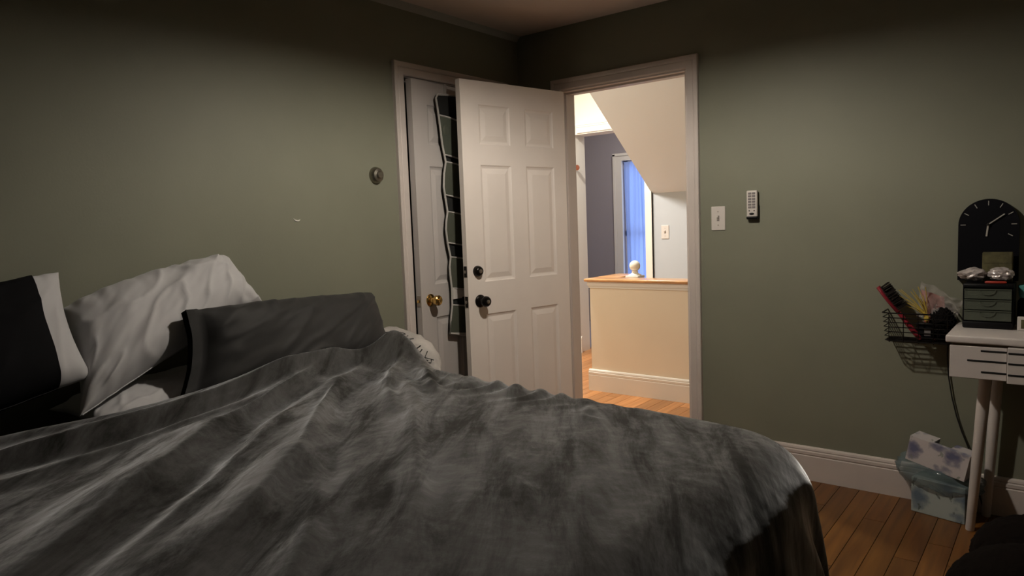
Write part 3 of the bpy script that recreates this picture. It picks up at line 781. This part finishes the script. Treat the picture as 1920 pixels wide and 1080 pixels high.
# big white pillow propped against the wall
WC = [(0.335, -2.665, 0.755), (0.12, -1.895, 1.015), (0.055, -1.995, 1.195), (0.055, -2.60, 1.055)]
mbp, ptf = pillow_grid(WC, 0.125, 2, wr=0.012, bulge=(1.0, 0.35), stripes=0.010, nu=110, nv=64, ptop=-0.16)
pw = finish('pillow', mbp, WCOT, None, True, 180)
tag(pw, 'large white pillow propped against the wall between the two dark ones', 'pillow', 'pillows at the head of the bed')
mbs = MB(); mbs.tube([ptf(u, -1.0, 1) for u in [-0.98 + 1.96 * k / 50 for k in range(51)]], 0.0028, 6)
finish('piping', mbs, WCOT, pw, True)

# flat white pillow underneath
mbp, _p = pillow_grid([(0.355, -2.62, 0.715), (0.36, -2.18, 0.715), (0.09, -2.02, 0.80), (0.07, -2.66, 0.74)], 0.055, 5, wr=0.010, bulge=(1, 0.25))
tag(finish('pillow', mbp, WCOT, None, True, 180), 'crumpled white pillow lying flat beneath the propped white pillow', 'pillow', 'pillows at the head of the bed')

# dark pillow in front, right, its cream insert showing at the end
DC = [(0.385, -2.36, 0.715), (0.30, -1.40, 0.735), (0.085, -1.305, 0.985), (0.315, -2.275, 1.030)]
pd = empty('pillow', (0.3, -1.9, 0.72)); tag(pd, 'long charcoal pillow nearest the closet door with the blanket over its end', 'pillow', 'pillows at the head of the bed')
def rebase(o, root): 
    o.parent = root; o.matrix_parent_inverse = Matrix.Translation(-Vector(root.location))
mbp, _p = pillow_grid(DC, 0.088, 8, bulge=(1, 0.4), wr=0.004)
o = finish('pillow_insert', mbp, CREAM, None, True, 180); rebase(o, pd)
mbp, _p = pillow_grid(DC, 0.105, 8, u0=-1.10, u1=0.955, extra=0.008, bulge=(1, 0.45), wr=0.011, stripes=0.006, ptop=-0.02)
o = finish('pillowcase', mbp, BCOT, None, True, 180); rebase(o, pd)

# dark pillow at the far left with its white insert slipping out
KC = [(0.42, -3.28, 0.72), (0.285, -2.60, 0.86), (0.095, -2.60, 1.185), (0.12, -3.25, 1.09)]
pk = empty('pillow', (0.3, -2.9, 0.72)); tag(pk, 'white pillow slipping out of a black pillowcase at the left edge', 'pillow', 'pillows at the head of the bed')
mbp, _p = pillow_grid(KC, 0.092, 12, bulge=(1, 0.4), wr=0.008, stripes=0.006)
o = finish('pillow_insert', mbp, WCOT, None, True, 180); rebase(o, pk)
mbp, _p = pillow_grid(KC, 0.10, 12, u0=-1.02, u1=0.70, extra=0.010, bulge=(1, 0.5), wr=0.008)
o = finish('pillowcase', mbp, BSHEET, None, True, 180); rebase(o, pk)

# pale printed throw bunched over the far side of the bed
def bundle():
    V = []
    n1, n2 = 46, 30
    for i in range(n1 + 1):
        u = i / n1
        cx, cy, cz = 0.20 + 0.35 * u, -1.40 + 0.06 * u, 0.765 - 0.10 * u ** 1.2
        row = []
        for j in range(n2):
            a = 2 * PI * j / n2
            rad_ = 0.11 * (0.6 + 0.55 * math.sin(PI * min(1, u * 0.9 + 0.18))) * max(0.06, (1 - u ** 6)) * (0.25 + 0.75 * min(1, u * 6))
            d = 1 + 0.18 * noise.fractal(Vector((u * 5, math.cos(a) * 1.7, math.sin(a) * 1.7)), 0.9, 2, 4)
            row.append(Vector((cx + rad_ * 0.35 * math.cos(a) * d, cy + rad_ * math.cos(a) * d, cz + rad_ * 0.75 * math.sin(a) * d)))
        V.append(row)
    return V
BV = bundle()
mb = MB(); mb.grid([list(r) for r in zip(*BV)], closed_u=True)
bmesh.ops.holes_fill(mb.bm, edges=[e for e in mb.bm.edges if e.is_boundary])
pt_ = finish('printed_throw', mb, PATT, None, True, 180)
tag(pt_, 'pale grey throw with black line print bunched beyond the dark pillow', 'throw')
def print_line(pts, r=0.003):
    P = []
    for (u, k) in pts:
        iu = min(len(BV) - 1, max(0, u * (len(BV) - 1))); i0 = int(iu); i1 = min(i0 + 1, len(BV) - 1)
        kk = (k % 1.0) * 30; j0 = int(kk) % 30; j1 = (j0 + 1) % 30
        fu, fk = iu - i0, kk - int(kk)
        q = (BV[i0][j0] * (1 - fk) + BV[i0][j1] * fk) * (1 - fu) + (BV[i1][j0] * (1 - fk) + BV[i1][j1] * fk) * fu
        P.append(q)
    m = MB(); m.tube(P, r, 5); return finish('printed_line', m, INK, pt_, True)
for pts in ([(0.28, 0.30), (0.31, 0.24), (0.36, 0.21), (0.42, 0.22), (0.40, 0.27), (0.34, 0.28)], [(0.36, 0.30), (0.38, 0.25), (0.44, 0.26)], [(0.46, 0.22), (0.50, 0.27), (0.55, 0.22)],
            [(0.70, 0.24), (0.72, 0.33), (0.78, 0.38), (0.85, 0.36), (0.89, 0.29), (0.86, 0.24)], [(0.74, 0.25), (0.77, 0.33), (0.82, 0.34), (0.86, 0.29)], [(0.77, 0.22), (0.82, 0.29), (0.87, 0.21)]):
    print_line(pts)

# ------------------------------------------------------------------ shoe organizer on the closet door
og = empty('shoe_organizer', cr.location, cr.rotation_euler)
tag(og, 'hanging shoe organizer with white-bound mesh pockets over the closet door', 'shoe organizer')
# local frame of the closet door: x from hinge to latch, +y out of the door
OFF = 0.018
LEFT = [(0.575, 1.965), (0.590, 1.945), (0.582, 1.90), (0.570, 1.82), (0.557, 1.713), (0.534, 1.623), (0.552, 1.56), (0.560, 1.49), (0.554, 1.451), (0.538, 1.362), (0.552, 1.31), (0.558, 1.269),
        (0.550, 1.199), (0.530, 1.122), (0.541, 1.07), (0.540, 1.029), (0.532, 0.956), (0.534, 0.865), (0.553, 0.78), (0.562, 0.716)]
RX_ = 0.135
poly = LEFT + [(RX_, 0.62), (RX_, 2.0)]
bk = MB(); bk.prism(poly, 0.004, (0, OFF, 0), (1, 0, 0), (0, 0, 1), (0, 1, 0)); finish('backing', bk, ORGB, og)
finish('binding', MB().tube([(x, OFF + 0.010, z) for x, z in LEFT] + [(RX_, OFF + 0.010, 0.62)], 0.0055, 6), BIND, og, True)
finish('top_binding', MB().tube([(0.575, OFF + 0.008, 1.965), (0.50, OFF + 0.008, 1.972), (RX_, OFF + 0.008, 2.0)], 0.006, 6), BIND, og, True)
for x in (0.482, 0.23):
    finish('door_hook', MB().box((x - 0.011, 0.001, 1.955), (x + 0.011, 0.004, 2.030)).box((x - 0.011, -0.036, 2.0285), (x + 0.011, 0.004, 2.032)).box((x - 0.011, 0.001, 1.955), (x + 0.011, OFF, 1.960)), BIND, og)
def lx(z):
    for (a, b) in zip(LEFT, LEFT[1:]):
        if b[1] <= z <= a[1]:
            t = (a[1] - z) / max(1e-6, a[1] - b[1]); return a[0] + (b[0] - a[0]) * t
    return LEFT[-1][0]
def pocket(zt, zb, m, out, parent):
    tilt = 0.36
    V = []
    for i in range(15):
        u = i / 14
        col = []
        for k in range(9):
            v = k / 8
            z = zb + (zt - zb) * v
            x0 = lx(z) - 0.004; x = x0 + (RX_ + 0.01 - x0) * u
            zz = z - (x - x0) * -0.0 - (x0 - x) * tilt * 0.42
            bul = out * (0.45 + 0.55 * v) * (0.25 + abs(math.sin(PI * u * 2)) ** 0.6)
            col.append((x, OFF + 0.006 + bul + 0.003 * noise.noise(Vector((x * 20, z * 20, 1))), zz - (x0 - x) * 0.0))
        V.append(col)
    mbk = MB(); mbk.grid(V)
    o = finish('mesh_pocket', mbk, m, og, True, 180)
    finish('pocket_binding', MB().tube([c[-1] for c in V], 0.0045, 5), BIND, o, True)
    finish('pocket_binding', MB().tube([c[0] for c in V], 0.0045, 5), BIND, o, True)
    return o
# bindings drop towards the latch side as in the photo (negative tilt is applied on the pieces below)
for zt, zb in ((1.623, 1.451), (1.362, 1.199), (1.122, 0.956), (0.865, 0.716)):
    pocket(zt, zb, ORGM, 0.016, og)
pocket(1.86, 1.66, CLEARG, 0.022, og)
# shiny things in the top pocket
tag(finish('compact_case', MB().ico((0, 0, 0), (0.022, 0.008, 0.030), 3, 0.05, 3), STEEL, None, True), 'small shiny metal case in the clear top pocket of the organizer', 'case')
cc = bpy.data.objects['compact_case']; cc.matrix_world = cr.matrix_basis @ Matrix.Translation((0.525, OFF + 0.012, 1.79))
tag(finish('folded_papers', MB().box((0.45, OFF + 0.008, 0.895), (0.525, OFF + 0.013, 0.955)).box((0.40, OFF + 0.008, 0.90), (0.47, OFF + 0.012, 0.972)), WPL, None), 'folded white papers sticking out of the bottom organizer pocket', 'papers')
bpy.data.objects['folded_papers'].matrix_world = cr.matrix_basis

# ------------------------------------------------------------------ desk
dk = empty('desk', (2.29, -0.40, 0)); tag(dk, 'white vanity desk with slotted drawers in the right corner', 'desk')
DWID = 1.05
finish('desk_top', MB().box((0, 0, 0.778), (DWID, 0.385, 0.806), 0.006, 3), WDESK, dk, True)
finish('carcass', MB().box((0.022, 0.022, 0.652), (DWID - 0.02, 0.375, 0.778)), BOARD, dk)
d1 = finish('drawer_front', MB().box((0.014, 0.006, 0.647), (0.192, 0.024, 0.768), 0.0015, 1), WDESK, dk)
d2 = finish('drawer_front', MB().box((0.194, -0.012, 0.642), (0.62, 0.024, 0.772), 0.0015, 1), WDESK, dk)
d3 = finish('drawer_front', MB().box((0.624, 0.006, 0.647), (DWID - 0.014, 0.024, 0.768), 0.0015, 1), WDESK, dk)
for (z, x0) in ((0.753, 0.112), (0.715, 0.070), (0.674, 0.114)):
    finish('handle_slot', MB().box((x0, 0.0045, z - 0.0035), (0.1915, 0.008, z + 0.0035), 0.001, 1), DARK, d1)
    finish('handle_slot', MB().box((0.1965, -0.0135, z - 0.0035), (0.30, -0.010, z + 0.0035), 0.001, 1), DARK, d2)
def leg(xa, ya, xb, yb):
    finish('leg', MB().tube([(xa, ya, 0.65), (xa * .75 + xb * .25, ya * .75 + yb * .25, 0.49), (xb, yb, 0.004), (xb, yb, 0.0)], [0.022, 0.0215, 0.016, 0.0145], 20), WDESK, dk, True, 60)
leg(0.120, 0.150, 0.076, 0.165); leg(0.145, 0.335, 0.115, 0.350)
leg(DWID - 0.12, 0.150, DWID - 0.076, 0.165); leg(DWID - 0.145, 0.335, DWID - 0.115, 0.350)
tag(finish('power_cord', MB().tube([(2.262, -0.012, 0.80), (2.255, -0.012, 0.72), (2.252, -0.012, 0.661), (2.258, -0.012, 0.57), (2.272, -0.012, 0.48), (2.290, -0.012, 0.40), (2.310, -0.012, 0.335), (2.335, -0.015, 0.27), (2.36, -0.03, 0.15), (2.40, -0.05, 0.01)], 0.0028, 6), CORDM, None, True),
    'thin black power cord hanging down the wall behind the desk', 'cord')

# ------------------------------------------------------------------ clock
CX, CZ, CR = 2.388, 1.210, 0.103
ck = empty('wall_clock', (CX, 0, CZ)); tag(ck, 'black arch-shaped wall clock with pale hands above the desk', 'clock')
arch = [(CR * math.cos(a), CR * math.sin(a)) for a in [PI * k / 32 for k in range(33)]] + [(-CR, -0.228), (CR, -0.228)]
bo = MB(); bo.prism(arch, 0.030, (0, -0.030, 0), (1, 0, 0), (0, 0, 1), (0, 1, 0)); finish('clock_body', bo, CLOCKF, ck)
for h in range(12):
    if h in (5, 6, 7, 8): continue
    a = PI / 2 - h * PI / 6
    t_ = MB(); t_.box((-0.009, -0.0325, -0.0014), (0.009, -0.0300, 0.0014))
    for v in t_.bm.verts:
        x, z = v.co.x, v.co.z; rr_ = 0.086
        v.co = Vector(((x + rr_) * math.cos(a) - z * math.sin(a), v.co.y, (x + rr_) * math.sin(a) + z * math.cos(a)))
    finish('hour_mark', t_, HANDW, ck)
def hand(ang, L, w, y):
    t_ = MB(); t_.box((-0.004, y, -w), (L, y + 0.0018, w))
    for v in t_.bm.verts:
        x, z = v.co.x, v.co.z
        v.co = Vector((x * math.cos(ang) - z * math.sin(ang), v.co.y, x * math.sin(ang) + z * math.cos(ang)))
    return t_
finish('minute_hand', hand(math.radians(37), 0.068, 0.0021, -0.0375), HANDW, ck)
finish('hour_hand', hand(math.radians(264), 0.048, 0.0030, -0.0350), HANDW, ck)
finish('hub', MB().lathe([(0.005, 0), (0.005, 0.010), (0, 0.011)], (0, -0.030, 0), (0, -1, 0), 16), DARK, ck)

# ------------------------------------------------------------------ small drawer tower on the desk and things on it
TX0, TX1, TY0, TY1, TZ0, TZ1 = 2.321, 2.487, -0.185, -0.045, 0.806, 0.982
tw = empty('drawer_tower', ((TX0 + TX1) / 2, (TY0 + TY1) / 2, TZ0)); tag(tw, 'small smoky plastic three-drawer box standing on the desk', 'drawer box')
hw, hd = (TX1 - TX0) / 2, (TY1 - TY0) / 2
fr = MB().box((-hw, -hd, 0), (hw, hd, 0.028), 0.006, 2).box((-hw, -hd, 0.160), (hw, hd, 0.176), 0.005, 2).box((-hw, -hd + 0.004, 0.02), (-hw + 0.004, hd, 0.165)).box((hw - 0.004, -hd + 0.004, 0.02), (hw, hd, 0.165)).box((-hw, hd - 0.004, 0.02), (hw, hd, 0.165))
finish('housing', fr, BLKPL, tw, True)
for k in range(3):
    z = 0.032 + k * 0.0425
    d = finish('drawer', MB().box((-hw + 0.006, -hd - 0.004, z), (hw - 0.006, -hd, z + 0.040), 0.0015, 1).box((-hw + 0.006, -hd, z), (hw - 0.006, hd - 0.012, z + 0.002)).box((-hw + 0.006, -hd - 0.0075, z + 0.0365), (hw - 0.006, -hd, z + 0.040)), CLEARG, tw)
    finish('drawer_pull', MB().tube([(0.026 * math.cos(a), -hd - 0.006, z + 0.0365 + 0.020 * math.sin(a)) for a in [PI + PI * q / 12 for q in range(13)]], 0.0022, 6), CLEARG, d, True)
def crinkle(loc, sc, seed, m, name, label, cat, ear=True):
    b_ = MB(); b_.ico((0, 0, 0), sc, 4, 0.0, 1)
    for v in b_.bm.verts:
        d = v.co.copy(); q = Vector((d.x / sc[0], d.y / sc[1], d.z / sc[2]))
        k = 1 + 0.30 * noise.noise(q * 2.3 + Vector((seed, seed * 2, 1))) + 0.14 * abs(noise.noise(q * 6 + Vector((1, seed, 2))))
        v.co = d * k
        if ear and q.x < -0.7: v.co.x -= (-q.x - 0.7) * 0.06; v.co.z *= 1.0
    o = finish(name, b_, m, None, True, 25); o.location = loc
    return tag(o, label, cat, 'silver bundles on the drawer box')
crinkle((2.352, -0.125, 1.016), (0.040, 0.030, 0.024), 3, CELLO, 'wrapped_bundle', 'crumpled silver wrapped bundle with a twisted end on the drawer box', 'wrapped bundle')
crinkle((2.440, -0.125, 1.017), (0.042, 0.030, 0.024), 9, CELLO, 'wrapped_bundle', 'smooth silver wrapped roll on the right of the drawer box', 'wrapped bundle', ear=False)
bx = MB().box((-0.050, -0.018, 0), (0.050, 0.018, 0.118), 0.002, 1).box((-0.046, -0.0195, 0.075), (0.046, -0.0175, 0.112))
o = finish('card_box', bx, OLIVE, None); o.location = (2.425, -0.068, 0.982); tag(o, 'dark olive carton standing on the drawer box behind the silver bundles', 'box')
tag(finish('red_pen', MB().tube([(2.392, -0.170, 0.9875), (2.398, -0.170, 0.9875), (2.455, -0.170, 0.9875), (2.462, -0.170, 0.9875)], [0.003, 0.0055, 0.0055, 0.004], 10), RED, None, True), 'short red pen lying on the front of the drawer box', 'pen')
bt = empty('bottle', (2.515, -0.10, 0.806)); tag(bt, 'black bottle with a teal cap at the right edge of the desk', 'bottle')
finish('bottle_body', MB().lathe([(0.020, 0), (0.021, 0.01), (0.021, 0.10), (0.012, 0.118)], n=20), BLKPL, bt, True)
finish('cap', MB().lathe([(0.013, 0.118), (0.016, 0.122), (0.020, 0.165), (0.012, 0.170), (0, 0.170)], n=20), TEAL, bt, True)
fo = empty('photo_frame', (2.535, -0.20, 0.806)); tag(fo, 'little cream frame with a dark picture at the right edge of the desk', 'photo frame')
finish('frame', MB().box((-0.035, 0, 0), (0.035, 0.012, 0.055), 0.003, 2), WPL, fo)
finish('picture', MB().box((-0.023, -0.001, 0.010), (0.023, 0.002, 0.044)), OLIVE, fo)

# ------------------------------------------------------------------ wire basket on the wall with its contents
bs = empty('wire_basket', (2.02, 0, 0.72)); tag(bs, 'black wire basket hung on the green wall left of the desk', 'basket')
BW, BD, BH = 0.262, 0.125, 0.125
for k in range(7):
    z = 0.004 + k * (BH - 0.004) / 6
    g_ = 0.010 * k / 6
    finish('hoop', MB().tube([(0.012 - g_, -0.003, z), (0.0 - g_ + 0.012, -BD - g_ + 0.02, z), (0.030, -BD - g_, z), (BW - 0.02, -BD - g_, z), (BW + g_ - 0.01, -BD + 0.02 - g_, z), (BW + g_ - 0.01, -0.003, z)], 0.0022 if k < 6 else 0.0032, 6), WIRE, bs, True)
for x in (0.03, 0.085, 0.14, 0.195, 0.245):
    finish('upright', MB().tube([(x, -0.004, 0.0), (x, -BD + 0.002, 0.0), (x, -BD - 0.001, 0.01), (x, -BD - 0.012, BH)], 0.0020, 6), WIRE, bs, True)
for y in (-0.02, -0.04, -0.06, -0.08, -0.10):
    finish('bottom_wire', MB().tube([(0.012, y, 0.003), (BW - 0.01, y, 0.003)], 0.0020, 6), WIRE, bs, True)


# hairbrush
hb = empty('hairbrush', (2.165, -0.105, 0.735)); tag(hb, 'crimson paddle hairbrush with dark bristles leaning out of the basket', 'hairbrush')
A_, B_ = Vector((0, 0, 0)), Vector((-0.160, 0.006, 0.212))
dv = (B_ - A_).normalized(); sd = Vector((0, -1, 0)).cross(dv).normalized()
pts = [A_ + (B_ - A_) * t for t in (0, 0.03, 0.15, 0.3, 0.45, 0.55)]
finish('handle', MB().tube(pts, [0.006, 0.0095, 0.0115, 0.011, 0.009, 0.0085], 12), BRUSHR, hb, True)
pad = MB(); V = []
for i in range(15):
    t = i / 14; w = 0.031 * math.sin(PI * min(0.98, max(0.05, t * 0.93 + 0.07))) ** 0.55 + 0.002
    cen = A_ + (B_ - A_) * (0.53 + 0.50 * t)
    ring = []
    for j in range(16):
        a = 2 * PI * j / 16
        ring.append(cen + Vector((0, 1, 0)) * (w * math.cos(a)) + sd * (0.009 * math.sin(a)))
    V.append(ring)
pad.grid([list(r) for r in zip(*V)], closed_u=True); bmesh.ops.holes_fill(pad.bm, edges=[e for e in pad.bm.edges if e.is_boundary])
finish('paddle', pad, BRUSHR, hb, True)
brm = MB()
rnd = random.Random(4)
bdir = sd if sd.x > 0 else -sd
for i in range(220):
    t = 0.56 + 0.44 * rnd.random(); q = (rnd.random() - 0.5) * 0.044 * math.sin(PI * min(0.95, (t - 0.53) / 0.5 * 0.9 + 0.1)) ** 0.5
    p0 = A_ + (B_ - A_) * t + Vector((0, 1, 0)) * q + bdir * 0.007
    brm.tube([p0, p0 + bdir * 0.038 + Vector((rnd.uniform(-.002, .002), q * .12, rnd.uniform(-.002, .002)))], 0.0012, 4)
o = finish('bristles', brm, BRISTLE, hb); o['kind'] = 'stuff'
cu = MB(); V = []
for i in range(9):
    t = i / 8; cen = A_ + (B_ - A_) * (0.58 + 0.40 * t) + bdir * 0.006; w = 0.021 * math.sin(PI * (0.12 + 0.8 * t)) ** 0.5
    V.append([cen + Vector((0, 1, 0)) * (w * math.cos(2 * PI * j / 12)) + bdir * (0.008 * math.sin(2 * PI * j / 12)) for j in range(12)])
cu.grid([list(r) for r in zip(*V)], closed_u=True); bmesh.ops.holes_fill(cu.bm, edges=[e for e in cu.bm.edges if e.is_boundary])
finish('bristle_cushion', cu, BRISTLE, hb, True)

# yellow straw bundle
sb = empty('straw_bundle', (2.185, -0.085, 0.726)); tag(sb, 'loose bundle of yellow straws fanning out over the basket rim', 'straw bundle')
rnd = random.Random(11)
for i in range(14):
    ex_ = -0.115 + 0.10 * (i / 13) + rnd.uniform(-.01, .01); ez_ = 0.185 + 0.035 * math.sin(i) + (0.03 if i > 8 else 0)
    finish('straw', MB().tube([(0.0, 0, 0.0), (0.0 + rnd.uniform(-.004, .004), 0, 0.105), (ex_ * 0.5, rnd.uniform(-.01, .01), 0.105 + (ez_ - 0.105) * 0.6), (ex_, rnd.uniform(-.02, .02), ez_)], 0.0016, 5), STRAW, sb, True)
finish('straw_tie', MB().lathe([(0.010, 0.088), (0.012, 0.094), (0.010, 0.104)], n=14), STRAW, sb, True)

# pink foil packet in clear film
pp = empty('foil_packet', (2.215, -0.06, 0.725)); tag(pp, 'pink foil packet inside crinkly clear film on top of the basket', 'packet')
fm = MB(); V = []
for i in range(22):
    row = []
    for j in range(16):
        u, v = i / 21, j / 15
        row.append((-0.075 + 0.150 * u + 0.02 * v, 0.012 * math.sin(u * 9 + v * 5) + 0.012 * noise.noise(Vector((u * 7, v * 7, 3))), 0.10 + 0.155 * v - 0.085 * u * v + 0.012 * noise.noise(Vector((u * 5, v * 5, 8)))))
    V.append(row)
fm.grid(V); finish('clear_film', fm, CLEARF, pp, True, 30)
fm = MB(); V = []
for i in range(14):
    V.append([(-0.040 + 0.085 * i / 13 - 0.02 * (j / 9), 0.022 + 0.006 * math.sin(i * .8 + j), 0.0 + 0.215 * j / 9 - 0.03 * (i / 13) * (j / 9)) for j in range(10)])
fm.grid(V); finish('foil_card', fm, PINK, pp, True, 30)
# black fuzzy headband and black pouch with a white label
o = finish('fuzzy_band', MB().ico((0, 0, 0), (0.046, 0.040, 0.070), 5, 0.22, 7), FUZZ, None, True, 180); o.location = (2.238, -0.060, 0.795)
tag(o, 'black fluffy hair wrap stuffed at the right end of the basket', 'hair wrap')
pc = empty('pouch', (2.178, -0.098, 0.7225)); tag(pc, 'small black pouch with a pale label in the middle of the basket', 'pouch')
finish('pouch_body', MB().box((-0.030, -0.008, 0), (0.032, 0.010, 0.085), 0.008, 3), BLKPL, pc, True)
finish('pouch_label', MB().box((0.000, -0.0095, 0.030), (0.024, -0.0075, 0.056)), GPL, pc)

# ------------------------------------------------------------------ floral gift boxes on the floor by the desk
ga = math.radians(-13)
gb = empty('gift_box', (2.145, -0.150, 0), (0, 0, ga)); tag(gb, 'watercolour floral gift box standing on the floor against the baseboard', 'gift box')
finish('box_body', MB().box((0, 0, 0), (0.205, 0.105, 0.150), 0.002, 1), FLOR2, gb)
fb = empty('floral_box', (2.122, -0.158, 0.2265), (0, math.radians(11), ga)); tag(fb, 'white box lid with blue flowers lying tilted on top of the plastic bag', 'box')
finish('box_front', MB().box((0, 0, 0), (0.228, 0.004, 0.108)), FLOR1, fb)
finish('box_side', MB().box((0, 0.004, 0), (0.004, 0.085, 0.108)), FLOR1, fb)
finish('box_side', MB().box((0.224, 0.004, 0), (0.228, 0.085, 0.108)), FLOR1, fb)
finish('box_top', MB().box((0.004, 0.004, 0.104), (0.085, 0.085, 0.108)).box((0.150, 0.004, 0.104), (0.224, 0.085, 0.108)).box((0.085, 0.004, 0.104), (0.150, 0.022, 0.108)), FLOR1, fb)
finish('box_back', MB().box((0, 0.085, 0), (0.085, 0.089, 0.108)).box((0.085, 0.085, 0), (0.228, 0.089, 0.070)), FLOR1, fb)
finish('box_inside', MB().box((0.006, 0.006, 0.002), (0.222, 0.083, 0.006)), DARK, fb)
bg = MB(); V = []
for i in range(40):
    a = 2 * PI * i / 40
    col = []
    for k in range(15):
        v = k / 14
        rx = 0.122 + 0.035 * math.sin(PI * v) - 0.012 * v; ry = 0.060 + 0.020 * math.sin(PI * v)
        nn = noise.fractal(Vector((math.cos(a) * 2.2, math.sin(a) * 2.2, v * 3.0)), 0.9, 2, 4)
        k_ = 1 + 0.15 * nn + 0.10 * abs(noise.noise(Vector((math.cos(a) * 6, math.sin(a) * 6, v * 7))))
        x = 0.100 + rx * math.cos(a) * k_ - (0.03 * math.sin(PI * v) if math.cos(a) < 0 else 0)
        y = 0.055 + ry * math.sin(a) * k_
        z = 0.105 + 0.128 * v + 0.020 * nn - 0.045 * (x / 0.2) * v + (0.02 * math.sin(a * 3) if k == 0 else 0)
        col.append((x, y, z))
    V.append(col)
bg.grid(V, closed_u=True)
o = finish('plastic_bag', bg, BAGPL, None, True, 180); o.location = (2.145, -0.150, 0); o.rotation_euler = (0, 0, ga)
tag(o, 'crumpled bluish clear plastic bag squeezed between the two floral boxes', 'plastic bag')

# ------------------------------------------------------------------ dark fluffy heap in the lower right corner
hp = MB()
hp.ico((2.645, -0.84, 0.17), (0.225, 0.17, 0.155), 5, 0.02, 2).ico((2.62, -1.17, 0.17), (0.235, 0.20, 0.178), 5, 0.02, 2).ico((2.88, -1.0, 0.16), (0.25, 0.25, 0.16), 5, 0.02, 2)
for v in hp.bm.verts:
    v.co += v.normal * (0.006 * noise.noise(v.co * 60) + 0.004 * noise.noise(v.co * 140))
    v.co.z = max(v.co.z, 0.002)
tag(finish('fleece_throw', hp, FUR, None, True, 180), 'dark brown fluffy fleece heaped on the floor in front of the desk', 'fleece')
